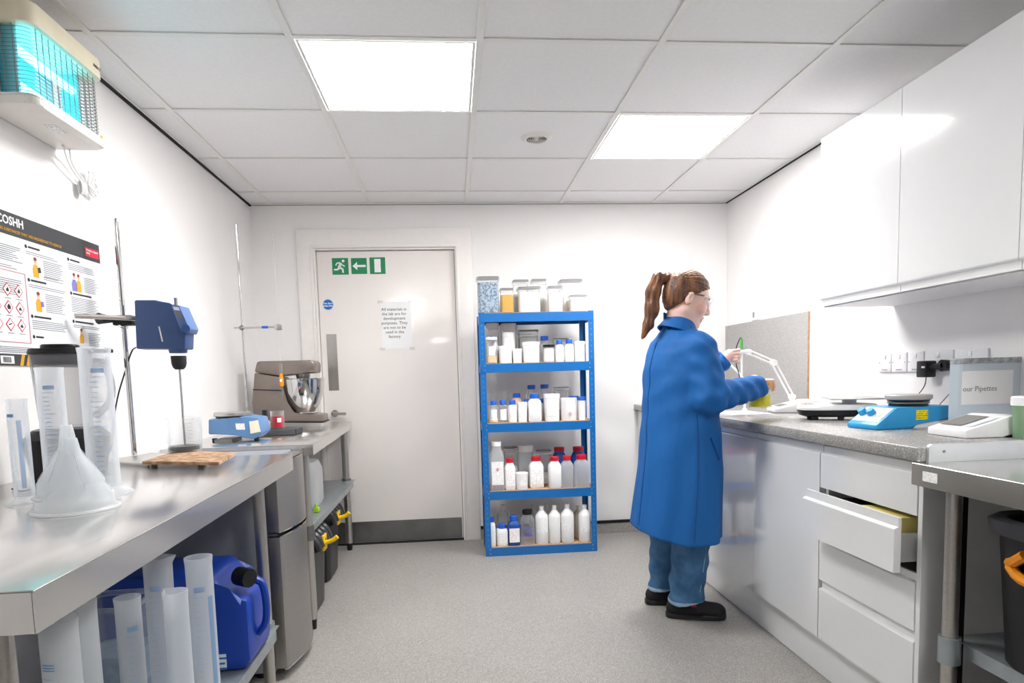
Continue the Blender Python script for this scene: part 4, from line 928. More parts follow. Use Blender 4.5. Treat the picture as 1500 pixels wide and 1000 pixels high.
# shelf 4
c1_ = C('sqb', 'tall white square bottle at the left end of the fourth shelf', 717, 737, 647, 3, 0, lab=M_lab, body=M_frost)
C('sqb', 'smallest red capped white bottle on the fourth shelf', 738.5, 754, 671, 3, 0, cap=M_red, lab=M_labr)
C('tub', 'short wide white tub at the front of the fourth shelf', 754.5, 773.5, 692, 3, 0, lab=M_lab)
C('sqb', 'white square bottle with red cap in the middle of the fourth shelf', 774.5, 795, 668.5, 3, 4.30, cap=M_red, lab=M_lab)
C('tub', 'tall grey-white tub at the back of the fourth shelf', 758, 781, 652, 3, 4.43, body=M_frost)
C('jar', 'clear jar with grey lid at the back left of the fourth shelf', 737, 758, 655, 3, 4.43, fillm=M_powder, fill=.5)
C('jar', 'clear square jar at the back of the fourth shelf, right of centre', 784, 807, 659, 3, 4.46, fillm=M_powder, fill=.3)
C('sqb', 'red capped square bottle, leftmost of three at the front right of the fourth shelf', 803, 821, 668.5, 3, 0, cap=M_red)
C('sqb', 'red capped square bottle, middle of three at the front right of the fourth shelf', 821.7, 838.7, 667.5, 3, 0, cap=M_red, body=M_frost)
C('sqb', 'red capped square bottle, rightmost of three at the front right of the fourth shelf', 841, 862, 666, 3, 0, cap=M_red, body=M_frost)
C('rb', 'blue bottle with red lid at the back, left of the pair on the fourth shelf', 808, 830, 655, 3, 4.43, cap=M_red, body=M_bluebody)
C('rb', 'blue bottle with red lid at the back, right of the pair on the fourth shelf', 835.5, 858, 654, 3, 4.43, cap=M_red, body=M_bluebody)
# shelf 5
C('sqb', 'blue capped white bottle tight against the left upright of the bottom shelf', 715, 725.5, 758, 4, 0, cap=M_blue, lab=M_lab)
C('nb', 'tall translucent bottle at the back left of the bottom shelf', 726, 746, 739, 4, 4.42, body=M_haze)
C('sqb', 'small white square bottle with blue cap on the bottom shelf', 727, 743, 767, 4, 0, cap=M_blue, lab=M_lab)
C('sqb', 'blue square bottle with white label on the bottom shelf', 743.7, 761, 755, 4, 0, cap=M_blue, body=M_bluebody, lab=M_labr)
pv = C('rb', 'clear bottle with black cap and purple label bands on the bottom shelf', 762, 783, 747, 4, 0, cap=M_black, body=M_haze)
for z0_, z1_ in ((.055, .085), (.10, .118)):
    MB().lathe([(.0345, z0_), (.0345, z1_)], seg=10, a0=-math.pi/2 - .8, a1=-math.pi/2 + .8).build('purple_band', mat('purple_print', '#4739a5', .5, noise=.1), pv)
for k_, (a_, b_, tp_, lb_) in enumerate(((783.7, 802.5, 741, 'leftmost of the four white'), (803, 820.5, 740, 'second from the left of the four white'), (821, 840, 738, 'third from the left of the four white'), (847, 865, 739, 'rightmost of the four white'))):
    C('nb', lb_ + ' narrow-necked bottles on the bottom shelf', a_, b_, tp_, 4, 0, lab=M_lab if k_ != 1 else None)
C('nb', 'cream narrow-necked bottle behind the rightmost white one on the bottom shelf', 839, 855, 741, 4, 4.37, body=mat('cream_hdpe', '#ece7dc', .4))
C('nb', 'translucent narrow-necked bottle at the back, left of two behind the white row', 774, 786, 738, 4, 4.43, body=M_frost)
C('nb', 'translucent narrow-necked bottle at the back, right of two behind the white row', 794, 805, 737, 4, 4.43, body=M_frost)
# hazard marks
def diamond(parent, dz, s, y=-1):
    r = .0; mb = MB()
    mb.prism([(-s, dz), (0, dz + s), (s, dz), (0, dz - s)], y - .0006, y, 'y', M_redp).prism([(-s*.72, dz), (0, dz + s*.72), (s*.72, dz), (0, dz - s*.72)], y - .001, y - .0006, 'y', M_paper)
    mb.prism([(-s*.12, dz - s*.4), (s*.12, dz - s*.4), (s*.16, dz + s*.4), (-s*.16, dz + s*.4)], y - .0013, y - .001, 'y', M_ink)
    mb.build('hazard_diamond', None, parent, smooth=0)
diamond(ht, .045, .012, -.058); diamond(c1_, .14, .012, -.0475)

# ================================================================== RIGHT: base cabinets
XF = 1.33
def jfront(parent, y0, y1, z0, z1, x=XF, nm='drawer_front', flip=False, g=.0015, m=None):
    """handleless front: flat slab with a scooped finger lip along its top (or bottom) edge"""
    if not flip: prof = [(x, z0 + g), (x, z1 - .034), (x + .002, z1 - .031), (x + .013, z1 - .027), (x + .013, z1 - g - .003), (x + .022, z1 - g - .003), (x + .022, z0 + g)]
    else: prof = [(x, z1 - g), (x, z0 + .034), (x + .002, z0 + .031), (x + .013, z0 + .027), (x + .013, z0 + .004), (x + .003, z0 + .001), (x + .003, z0 - .001), (x + .022, z0 - .001), (x + .022, z1 - g)]
    mb = MB().prism(prof, y0 + g, y1 - g, 'y')
    return mb.build(nm, m or M_gloss, parent, True, smooth=.4)
def carcass(parent, y0, y1, x0=XF + .024, x1=XR - .004, z0=.16, z1=.897, t_=.016):
    mb = MB().box(x0, x1, y0, y0 + t_, z0, z1).box(x0, x1, y1 - t_, y1, z0, z1).box(x0, x1, y0 + t_, y1 - t_, z0, z0 + t_).box(x1 - t_, x1, y0 + t_, y1 - t_, z0 + t_, z1 - t_).box(x0, x1, y0 + t_, y1 - t_, z1 - t_, z1)
    return mb.build('carcass', M_carc, parent, True, smooth=0)
du = thing('drawer_unit', 'white gloss drawer unit with its second drawer pulled open', 'drawers', (1.6, 2.03, 0))
dy0, dy1 = 1.772, 2.28
carcass(du, dy0, dy1)
jfront(du, dy0, dy1, .735, .893)
jfront(du, dy0, dy1, .39, .566)
jfront(du, dy0, dy1, .165, .388)
d2 = bpy.data.objects.new('open_drawer', None); COL.objects.link(d2); d2.parent = du
XO_ = XF - .068
d2.location = (0, 0, 0)
def dpart(nm, mb, m, sm=0):
    mb.xf(Matrix.Translation(-du.location)); o = mb.build(nm, m, None, smooth=sm); o.parent = d2; return o
g = .0015; z0, z1, x = .569, .733, XO_
dpart('drawer_front', MB().prism([(x, z0 + g), (x, z1 - .034), (x + .002, z1 - .031), (x + .013, z1 - .027), (x + .013, z1), (x + .022, z1), (x + .022, z0 + g)], dy0 + .0015, dy1 - .0015, 'y'), M_gloss, .4)
M_ds = mat('drawer_metal', '#b9bbb9', .4, .3, noise=.04)
dpart('drawer_side', MB().box(x + .0225, x + .47, dy0 + .024, dy0 + .034, z0 + .025, z0 + .105).box(x + .0225, x + .47, dy0 + .024, dy0 + .036, z0 + .105, z0 + .109), M_ds)
dpart('drawer_side', MB().box(x + .0225, x + .47, dy1 - .034, dy1 - .024, z0 + .025, z0 + .105), M_ds)
dpart('drawer_bottom', MB().box(x + .0225, x + .47, dy0 + .035, dy1 - .035, z0 + .022, z0 + .03), M_ds)
dpart('drawer_liner', MB().box(x + .026, x + .04, dy0 + .035, dy1 - .035, z0 + .03, z0 + .12), M_dark)
o = MB().box(x + .055, x + .40, dy0 + .05, dy0 + .25, z0 + .031, z1 - .012, bev=.004).build('yellow_box', mat('pale_yellow_card', '#dccb78', .6, noise=.05)); tag(o, 'pale yellow box inside the open drawer', 'box')
o = MB().box(x + .055, x + .36, dy0 + .27, dy1 - .045, z0 + .031, z1 - .03, bev=.004).build('dark_case', M_black); tag(o, 'dark case inside the open drawer beside the yellow box', 'case')
MB().box(XF + .0225, XR - .03, dy0 + .001, dy0 + .0145, .574, .72).build('inner_shadow_board', M_carc, du, True, smooth=0) if False else None
CB = [(2.283, 3.343), (3.346, 4.406)]
for k_, (y0, y1) in enumerate(CB):
    t = thing('base_cabinet', ['white gloss base cabinet next to the drawer unit', 'white gloss base cabinet behind the person, nearest the end wall'][k_], 'cabinet', (1.6, (y0+y1)/2, 0))
    carcass(t, y0, y1)
    ym_ = (y0 + y1) / 2
    jfront(t, y0, ym_, .165, .893, nm='cabinet_door'); jfront(t, ym_, y1, .165, .893, nm='cabinet_door')
    if k_ == 0: pass
t = thing('filler_panel', 'white filler panel closing the cabinet run at the end wall', 'panel', (1.35, 4.55, 0))
MB().box(XF + .002, XF + .024, 4.409, YB - .014, .165, .893).build('panel', M_gloss, t, True, smooth=0)
o = MB().box(XF + .002, XR - .014, 1.752, 1.7705, 0, .8995, bev=.001, seg=1).build('end_panel', M_gloss); tag(o, 'white end panel closing the near end of the base cabinets', 'panel')
o = MB().box(XF + .038, XF + .054, 1.773, YB - .016, .001, .158, bev=.001, seg=1).build('plinth', M_gloss); tag(o, 'white plinth board running under the base cabinets', 'plinth')
wt = thing('worktop', 'grey speckled laminate worktop over the base cabinets', 'worktop', (1.65, 3.2, .90))
MB().box(XF - .024, XR - .001, 1.745, YB - .001, .9, ZW, bev=.004).build('slab', M_work, wt, True)
# splashback
sb_ = thing('splashback', 'grey speckled splashback panel behind the pH meter', 'panel', (XR, 4.1, .95))
yS = P(1187, 459, x=XR).y
MB().box(XR - .012, XR - .0005, yS + .003, YB - .002, ZW + .001, 1.484).build('panel', M_splash, sb_, True, smooth=0)
MB().box(XR - .0125, XR - .0005, yS, yS + .003, ZW + .001, 1.484).build('edge_strip', M_ply, sb_, True, smooth=0)
# wall cabinets
UX = 1.65; uy = [2.862, 2.336, 1.812, 1.288, .764]
ul = ['far end white gloss wall cabinet, reflecting the ceiling light', 'second white gloss wall cabinet from the end wall', 'third white gloss wall cabinet from the end wall', 'nearest white gloss wall cabinet']
for i in range(4):
    y1, y0 = uy[i], uy[i+1]
    t = thing('wall_cabinet', ul[i], 'cabinet', (1.83, (y0+y1)/2, 1.45))
    carcass(t, y0 + .001, y1 - .001, UX + .024, XR - .002, 1.438, 2.168)
    jfront(t, y0, y1, 1.442, 2.168, x=UX, nm='cabinet_door', flip=True)
# sockets on the right wall
def plate(label, y0, y1, z0, z1, gang=1, kind='switch'):
    t = thing('wall_socket', label, 'socket', (XR, (y0+y1)/2, (z0+z1)/2))
    MB().box(XR - .010, XR - .0005, y0, y1, z0, z1, bev=.003).build('plate', M_socket, t, True)
    ym_, zm = (y0 + y1)/2, (z0 + z1)/2
    for s_ in ((-1, 1) if y1 - y0 < .12 else (-1, 1)):
        MB().cone((XR - .0115, ym_ + s_ * (y1 - y0) * .4, zm), (XR - .0099, ym_ + s_ * (y1 - y0) * .4, zm), .003, seg=10).build('screw', M_steel, t, True)
    MB().box(XR - .0135, XR - .0101, ym_ - .008, ym_ + .008, z1 - .028, z1 - .008, bev=.001).build('switch', M_white, t, True)
    MB().box(XR - .0108, XR - .0101, ym_ - .02, ym_ + .02, z0 + .008, z0 + .012).build('print', M_inkg, t, True, smooth=0)
    return t
zz = lambda py, yy: P(1350, py, x=XR).z
def yy_(px): return P(px, 530, x=XR).y
z0s, z1s = 1.142, 1.228
edges = [(1290, 1308, 'leftmost single wall plate in the row behind the hotplate'), (1309, 1331, 'second wall plate in the row behind the hotplate'), (1332.5, 1356, 'third wall plate in the row, half behind the plug'), (1357.5, 1399, 'double socket plate holding the black plug'), (1401, 1450, 'wall socket plate rightmost, behind the pipette box')]
for a, b_, lb in edges: plate(lb, yy_(b_), yy_(a), z0s, z1s)
t = thing('wall_socket', 'small white switch above the splashback near the corner', 'socket', (XR, 4.21, 1.53))
a_, c_ = P(1103, 455, x=XR), P(1113, 468, x=XR)
MB().box(XR - .009, XR - .0005, c_.y, a_.y, c_.z, a_.z, bev=.002).build('plate', M_socket, t, True)
MB().box(XR - .0115, XR - .0091, (c_.y+a_.y)/2 + .01, a_.y - .02, c_.z + .02, a_.z - .012).build('switch', M_inkg, t, True)
# plug adapter and cable
pl = thing('power_adapter', 'black mains adapter plugged into the wall socket', 'adapter', (XR - .06, yy_(1372), 1.19))
def wy(px, py, x): return P(px, py, x=x)
p1_ = wy(1388, 535, XR - .02); MB().cone((XR - .0102, p1_.y, p1_.z), (XR - .045, p1_.y, p1_.z), .021, .024, seg=20).build('plug', M_black, pl, True)
p2_ = wy(1357, 541, XR - .045); MB().box(XR - .07, XR - .022, p2_.y - .028, p2_.y + .028, p2_.z - .032, p2_.z + .036, bev=.005).build('adapter_block', M_black, pl, True)
MB().cone((XR - .04, p1_.y, p1_.z), (XR - .045, p2_.y - .02, p2_.z + .008), .013, seg=14).build('coupling', M_black, pl, True)
MB().box(XR - .074, XR - .0705, p2_.y - .026, p2_.y - .008, p2_.z + .006, p2_.z + .014, bev=.001).build('usb_plug', M_white, pl, True)
mb = MB().tube([(XR - .045, p2_.y, p2_.z - .032), (XR - .05, p2_.y - .002, p2_.z - .07), (XR - .07, p2_.y + .03, p2_.z - .12), (XR - .1, p2_.y + .03, ZW + .1), (XR - .09, p2_.y - .05, ZW + .03), (XR - .08, p2_.y - .08, ZW + .004)], .002, 6, smooth=2)
mb.build('cable', M_cable, pl, True)
t = thing('grey_cable', 'thin grey cable with yellow sleeve left of the pipette box', 'cable', (XR - .04, yy_(1400), 1.05))
pts = [wy(1402, 530, XR - .012), wy(1401, 555, XR - .03), wy(1395, 572, XR - .05), wy(1382, 586, XR - .06), wy(1370, 600, XR - .08)]
MB().tube(pts, .002, 6, smooth=2).build('wire', M_inkg, t, True)
MB().cone(wy(1401, 560, XR - .035), wy(1394, 573, XR - .052), .0065, .004, seg=10).build('yellow_sleeve', M_yellow, t, True)

# ------------------------------------------------------------------ worktop instruments
# pH meter with jointed electrode arm
ph = thing('ph_meter', 'white bench meter with jointed arm in front of the splashback', 'meter', (1.72, 3.22, ZW), .0)
B = [P(1122, 597, z=ZW), P(1170, 608, z=ZW), P(1191, 596, z=ZW)]
bx, by = 1.60, 2.98
def wedge(parent, x0, x1, y0, y1, hf, hb, m, bev=.006, nm='housing'):
    return MB().prism([(x0, .0), (x1, 0), (x1, hb), (x0 + (x1-x0)*.75, hb), (x0, hf)], y0, y1, 'y', bev=bev).build(nm, m, parent)
ph.location = (P(1146, 603, z=ZW).x, P(1146, 603, z=ZW).y, ZW + .001); 
phx = ph.location.copy()
ph.rotation_euler = (0, 0, -.25)
wedge(ph, -.06, .16, -.09, .10, .022, .062, M_white)
MB().poly([(-.03, -.06, .0295), (.085, -.06, .053), (.085, .07, .053), (-.03, .07, .0295)]).xf(Matrix.Translation((0, 0, .0015))).build('display', M_screen, ph)
J0 = P(1160, 581, y=phx.y + .03); J1 = P(1133, 531, y=phx.y + .03); J2 = P(1096, 515, y=phx.y + .03); J3 = P(1077, 516, y=phx.y + .03)
def arm(parent, a, b_, off=.012, wd=.0035):
    a, b_ = Vector(a), Vector(b_); d = (b_ - a).normalized(); n = Vector((-d.z, 0, d.x)) * off
    MB().cone(a + n, b_ + n, wd, seg=8).cone(a - n, b_ - n, wd, seg=8).build('arm', M_white, parent, True)
arm(ph, J0, J1, .011, .0055); arm(ph, J1, J2, .009, .005)
for q, r_j in ((J0, .016), (J1, .017), (J2, .014)): MB().cone(q + Vector((0, -.014, 0)), q + Vector((0, .014, 0)), r_j, seg=16).build('joint', M_white, ph, True)
MB().cone((J0.x, J0.y, ZW + .045), (J0.x, J0.y, J0.z), .013, .011, seg=14).build('arm_post', M_white, ph, True)
MB().box(J3.x, J2.x + .012, J2.y - .015, J2.y + .015, J2.z - .009, J2.z + .011, bev=.003).build('electrode_holder', M_white, ph, True)
el = thing('electrode', 'slim electrode with green sleeve hanging from the jointed arm', 'electrode', (P(1086, 520, y=J2.y).x, J2.y, J2.z))
ez0 = P(1086, 556, y=J2.y).z; ez1 = P(1085, 495, y=J2.y).z
MB().cone((el.location.x, J2.y - .005, ez0), (el.location.x, J2.y - .005, J2.z), .005, .0065, seg=12).build('probe', M_white, el, True)
MB().cone((el.location.x - .002, J2.y - .005, J2.z + .0115), (el.location.x - .002, J2.y - .005, ez1 - .004), .0095, .007, seg=12).build('green_sleeve', mat('sleeve_green', '#5aa552', .4, noise=.1), el, True)
MB().tube([(el.location.x - .002, J2.y - .005, ez1 - .006), (el.location.x - .006, J2.y, ez1 + .006), P(1077, 512, y=J2.y + .015), P(1077, 530, y=J2.y + .02), P(1083, 548, y=J2.y + .03), P(1086, 575, y=J2.y + .05)], .0025, 6, smooth=2).build('cable', M_cable, el, True)
pw = MB().tube([P(1062, 528, y=3.55), P(1078, 541, y=3.55), P(1090, 556, y=3.55)], .006, 8, smooth=1)
t = thing('lamp_arm', 'short white curved arm behind the raised left hand', 'arm', (P(1085, 590, y=3.55).x, 3.55, ZW)); pw.build('arm', M_white, t, True)
q = P(1091, 557, y=3.55); MB().cone((q.x, 3.55, ZW + .012), (q.x, 3.55, q.z), .006, seg=10).cone((q.x, 3.55, ZW), (q.x, 3.55, ZW + .012), .014, .012, seg=20).build('stem', M_white, t, True)
# black-and-white balance
bp_ = P(1225, 614, z=ZW)
b2 = thing('white_balance', 'oval white and black lab balance with flat pan, middle of the worktop', 'balance', (bp_.x + .02, bp_.y + .03, ZW + .001), -.35)
MB().lathe([(0, .012), (.8, .012), (.95, .02), (1.0, .04), (0.98, .044)], seg=40, n=2.6, sx=.165, sy=.105).build('lower_case', M_black, b2)
MB().lathe([(1.0, .0435), (1.0, .054), (.93, .066), (.55, .07), (0, .07)], seg=40, n=2.6, sx=.166, sy=.106).build('upper_case', M_white, b2)
for a_, c_ in ((-.10, -.06), (0, -.085), (.1, -.06), (-.1, .06), (.1, .06)): MB().cone((a_, c_, 0), (a_, c_, .02), .014, seg=12).build('foot', M_black, b2)
MB().box(-.13, -.07, -.045, .03, .0695, .0712, bev=.0005, seg=1).build('display', mat('lcd_green', '#b9c9c2', .2), b2)
MB().box(-.145, -.133, -.05, .04, .067, .0705).build('button_row', mat('peach_print', '#d0a08c', .5), b2, smooth=0)
MB().box(-.045, .165, -.105, .105, .088, .094, bev=.002).build('pan', M_steel, b2)
MB().cone((.05, 0, .07), (.05, 0, .088), .03, seg=16).build('pan_support', M_white, b2)
# blue hotplate
hx, hy = P(1246, 628, z=ZW).x, P(1285, 630, z=ZW).y
hp_ = thing('magnetic_stirrer', 'bright blue magnetic stirrer with round grey plate and two knobs', 'stirrer', (P(1246, 628, z=ZW).x + .045, hy, ZW + .001), .10)
L_ = .33; W_ = .155
MB().prism([(0, .0), (.15, 0), (.17, .018), (L_, .03), (L_, .078), (.085, .078), (.0, .016)], 0, W_, 'y', bev=.004).build('housing', M_cyan, hp_)
MB().prism([(.16, .0), (L_ - .01, 0), (L_ - .01, .028), (.18, .017)], .006, W_ - .006, 'y').build('underside', M_white, hp_)
sl = math.atan2(.062, .085)
def onface(u, v, h=0):  # u up the slope, v along y
    n = Vector((-math.sin(sl), 0, math.cos(sl))); return Vector((.0 + u * math.cos(sl), v, .016 + u * math.sin(sl))) + n * h
MB().poly([onface(.018, .01, .0015), onface(.018, W_ - .01, .0015), onface(.098, W_ - .01, .0015), onface(.098, .01, .0015)]).build('control_panel', M_white, hp_)
for v_ in (.125, .08): MB().cone(onface(.06, v_, .002), onface(.06, v_, .022), .016, .0135, seg=20).build('knob', M_cyan, hp_)
a_ = [onface(.045, .03, .003), onface(.045, .05, .003), onface(.075, .05, .003), onface(.075, .03, .003)]
MB().poly(a_).build('switch', mat('beige_switch', '#c7bfa2', .4), hp_, smooth=0)
pc = (.20, W_ / 2)
for i, (z0, z1, r) in enumerate(((.078, .085, .066), (.088, .094, .07), (.097, .102, .071))): MB().lathe([(0, z0), (r, z0), (r, z1), (0, z1)], (pc[0], pc[1], 0), seg=40).build('heat_fin', M_black if i != 1 else M_steeldull, hp_)
MB().lathe([(0, .0855), (.05, .0855), (.05, .0965), (0, .0965)], (pc[0], pc[1], 0), seg=24).build('core', M_black, hp_)
MB().lathe([(0, .1025), (.076, .1025), (.079, .106), (.079, .118), (.076, .121), (0, .121)], (pc[0], pc[1], 0), seg=48).build('top_plate', mat('plate_grey', '#b7b3ae', .5, .3, noise=.05), hp_)
MB().box(.165, .215, -.0012, -.0004, .03, .066).build('yellow_label', printed('yellow_label_print', '#f7e21a', '#9a8a20', 130), hp_, smooth=0)
# blue glove
mb = MB().ball((0, 0, .03), .045, sc=(1.2, .7, .7), seg=20)
for v in mb.bm.verts:
    v.co.z = max(.0, v.co.z + .01 * math.sin(90 * v.co.x) * math.sin(70 * v.co.y + 1)); v.co.x += .008 * math.sin(110 * v.co.z)
for a_ in (.3, .7, 1.1): mb.tube([(.03, 0, .03), (.06 * math.cos(a_) + .02, -.03, .03), (.09 * math.cos(a_), -.05 - .01 * a_, .012)], .009, 8, smooth=1)
t = thing('rubber_glove', 'crumpled blue rubber glove behind the magnetic stirrer', 'glove', (1.89, 2.46, ZW + .03)); mb.build('glove', mat('nitrile_blue', '#1b66c9', .45, noise=.1), t)
t.location.z = ZW + .001
# second white meter
m2 = thing('bench_meter', 'white bench meter with slanted screen at the near end of the worktop', 'meter', (P(1362, 637, z=ZW).x + .01, P(1440, 642, z=ZW).y + .005, ZW + .001), -.02)
MB().prism([(0, .0), (.13, 0), (.15, .012), (.19, .012), (.205, 0), (.235, 0), (.235, .062), (.15, .066), (0, .024)], 0, .17, 'y', bev=.004).build('housing', M_white, m2)
s2 = math.atan2(.042, .15)
MB().poly([(.03, .06, .0344), (.125, .06, .061), (.125, .155, .061), (.03, .155, .0344)]).xf(Matrix.Translation((0, 0, .0008))).build('display', M_screen, m2)
MB().poly([(.03, .015, .0344), (.125, .015, .061), (.125, .05, .061), (.03, .05, .0344)]).xf(Matrix.Translation((0, 0, .0006))).build('keypad', mat('keypad_grey', '#dfe3ea', .4), m2)
# pipette box
q0, q1 = P(1403, 590, y=2.2), P(1497, 524, y=2.2)
pbx = thing('pipette_box', 'pale translucent plastic box labelled for pipettes against the right wall', 'box', ((q0.x + q1.x)/2, 2.22, ZW + .001))
w2 = (P(1497, 560, y=2.17).x - P(1402, 560, y=2.17).x) / 2; hb = P(1450, 524, y=2.17).z - ZW
pbx.location = (P(1407, 560, y=2.17).x + w2, 2.20, ZW + .001)
M_ice = mat('ice_plastic', '#e4edf3', .3, noise=.02, clear=.2)
MB().lathe([(0, 0), (w2 * .97, 0), (w2, .01), (w2, hb - .02)], seg=40, n=12, sy=.25).build('body', M_ice, pbx)
MB().lathe([(w2 * .98, hb - .02), (w2 * 1.0, hb - .018), (w2 * 1.0, hb - .004), (w2 * .95, hb), (0, hb)], seg=40, n=12, sy=.26).build('lid', mat('mottled_lid', '#b9bbbd', .4, col2='#8a8d90', nscale=60), pbx)
yb_ = -w2 * .25 - .0012
MB().box(-w2 * .97, w2 * .6, yb_ - .0006, yb_, hb * .35, hb * .82).build('label_sheet', M_paper, pbx, smooth=0)
text('lettering', 'our Pipettes', .026, (pbx.location.x - w2 * .94, pbx.location.y + yb_ - .0009, ZW + hb * .54), (1, 0, 0), (0, 0, 1), M_inkg, pbx, 'LEFT')
wtb = thing('white_tub', 'white lidded pot with green contents at the right edge of the photo', 'pot', (P(1503, 600, y=1.865).x, 1.865, ZW + .001))
MB().lathe([(0, 0), (.03, 0), (.035, .1), (0, .1)], seg=24).build('body', mat('greenish_plastic', '#a9c9a8', .4, clear=.25), wtb)
MB().lathe([(0, .1005), (.039, .1005), (.039, .125), (.036, .128), (0, .128)], seg=24).build('lid', M_white, wtb)
# paper on the worktop behind the person
o = MB().box(1.42, 1.63, 3.25, 3.55, ZW + .0005, ZW + .002).build('paper_sheet', M_paper); tag(o, 'white sheet of paper on the worktop under the raised hand', 'paper')

# ------------------------------------------------------------------ right steel bench
sbn = thing('steel_bench', 'stainless steel bench at the near right edge', 'bench', (1.62, 1.1, 0))
SX0, SX1, SY0, SY1, SZ = 1.292, XR - .004, -.1, 1.748, .898
mb = MB().box(SX0, SX1, SY0, SY1, SZ - .003, SZ, bev=.001, seg=1).box(SX0, SX0 + .002, SY0, SY1, SZ - .062, SZ - .003).box(SX0 + .002, SX1, SY1 - .002, SY1, SZ - .062, SZ - .003)
mb.build('bench_top', M_steeltop, sbn, True, smooth=0)
MB().prism([(SX0 + .04, SZ + .0), (SX1, SZ + .0), (SX1, SZ + .052), (SX0 + .05, SZ + .052), (SX0 + .04, SZ + .045)], SY1 - .014, SY1 - .0005, 'y', bev=.001).build('upstand', mat('pale_steel', '#d5dade', .3, .5, noise=.03), sbn, True)
MB().cone((SX0 + .085, SY1 - .015, SZ + .03), (SX0 + .085, SY1 - .0135, SZ + .03), .004, seg=10).build('screw', M_steeldull, sbn, True)
MB().box(SX0 - .001, SX0 - .0003, SY1 - .10, SY1 - .045, SZ - .045, SZ - .018).build('rating_label', M_lab, sbn, True, smooth=0)
for x, y in ((1.345, 1.65), (1.93, 1.65)):
    leg(sbn, x, y, 0, SZ - .004, .02)
    MB().lathe([(.0205, 0), (.028, 0), (.028, .075), (.0205, .075)], (x, y, .35), seg=20).build('shelf_bracket', M_galv, sbn, True)
MB().box(1.375, 1.98, -.05, 1.69, .405, .408).box(1.375, 1.377, -.05, 1.62, .368, .405).build('lower_shelf', M_galv, sbn, True, smooth=0)
MB().box(1.368, 1.382, 1.645, 1.66, 0.0, SZ - .063).build('leg_shadow_strip', M_black, sbn, True, smooth=0)  # black strip standing in for the shadow and dark gap beside the leg
# clear case and papers on it
t = thing('plastic_case', 'clear hinged plastic case lying on the near right bench', 'case', (1.55, 1.42, SZ + .001), .05)
MB().box(-.03, .35, -.04, .05, .0, .03, bev=.004).build('body', M_haze, t)
MB().box(-.03, .35, -.045, -.041, .012, .018).build('hinge', M_white, t)
o = MB().box(1.50, 1.82, 1.15, 1.36, SZ + .0005, SZ + .004, bev=.001, seg=1).build('document_sleeve', M_paper); tag(o, 'white papers with a purple line on the near right bench', 'papers')
o2 = MB().cone((1.56, 1.33, SZ + .009), (1.70, 1.27, SZ + .009), .004, seg=8).build('purple_pen', mat('pen_purple', '#8b78b5', .4, noise=.05)); tag(o2, 'slim purple pen lying on the papers', 'pen')
# black bins
def bin_(label, x, y, z, h, w_=.17, rot=0, handle=True):
    t = thing('black_bin', label, 'bin', (x, y, z), rot)
    MB().lathe([(0, 0), (w_ * .85, 0), (w_ * .88, .01), (w_ * .98, h - .03), (w_ * .94, h - .03), (w_ * .84, .012), (0, .01)], seg=40, n=6, sx=1.0, sy=1.25).build('bucket', mat('bin_black', '#121317', .45, noise=.1), t)
    MB().lathe([(w_ * .93, h - .04), (w_ * 1.06, h - .045), (w_ * 1.08, h - .01), (w_ * 1.02, h), (w_ * .92, h - .006), (w_ * .93, h - .04)], seg=40, n=6, sx=1.0, sy=1.25).build('rim', mat('bin_rim', '#34353b', .4, noise=.1), t)
    if handle:
        MB().tube([(-w_ * .97, .13, h - .11), (-w_ * 1.05, .11, h - .105), (-w_ * 1.07, .07, h - .075)], .013, 8, smooth=1).tube([(-w_ * 1.02, .12, h - .115), (-w_ * 1.05, .09, h - .135), (-w_ * 1.07, .04, h - .14)], .013, 8, smooth=1).build('clasp', M_orange, t)
    return t
bin_('black bin with orange clasp on the shelf of the near right bench', 1.515, 1.34, .409, .385)
bin_('black bin on the floor under the near right bench', 1.54, 1.36, .001, .30, handle=False)
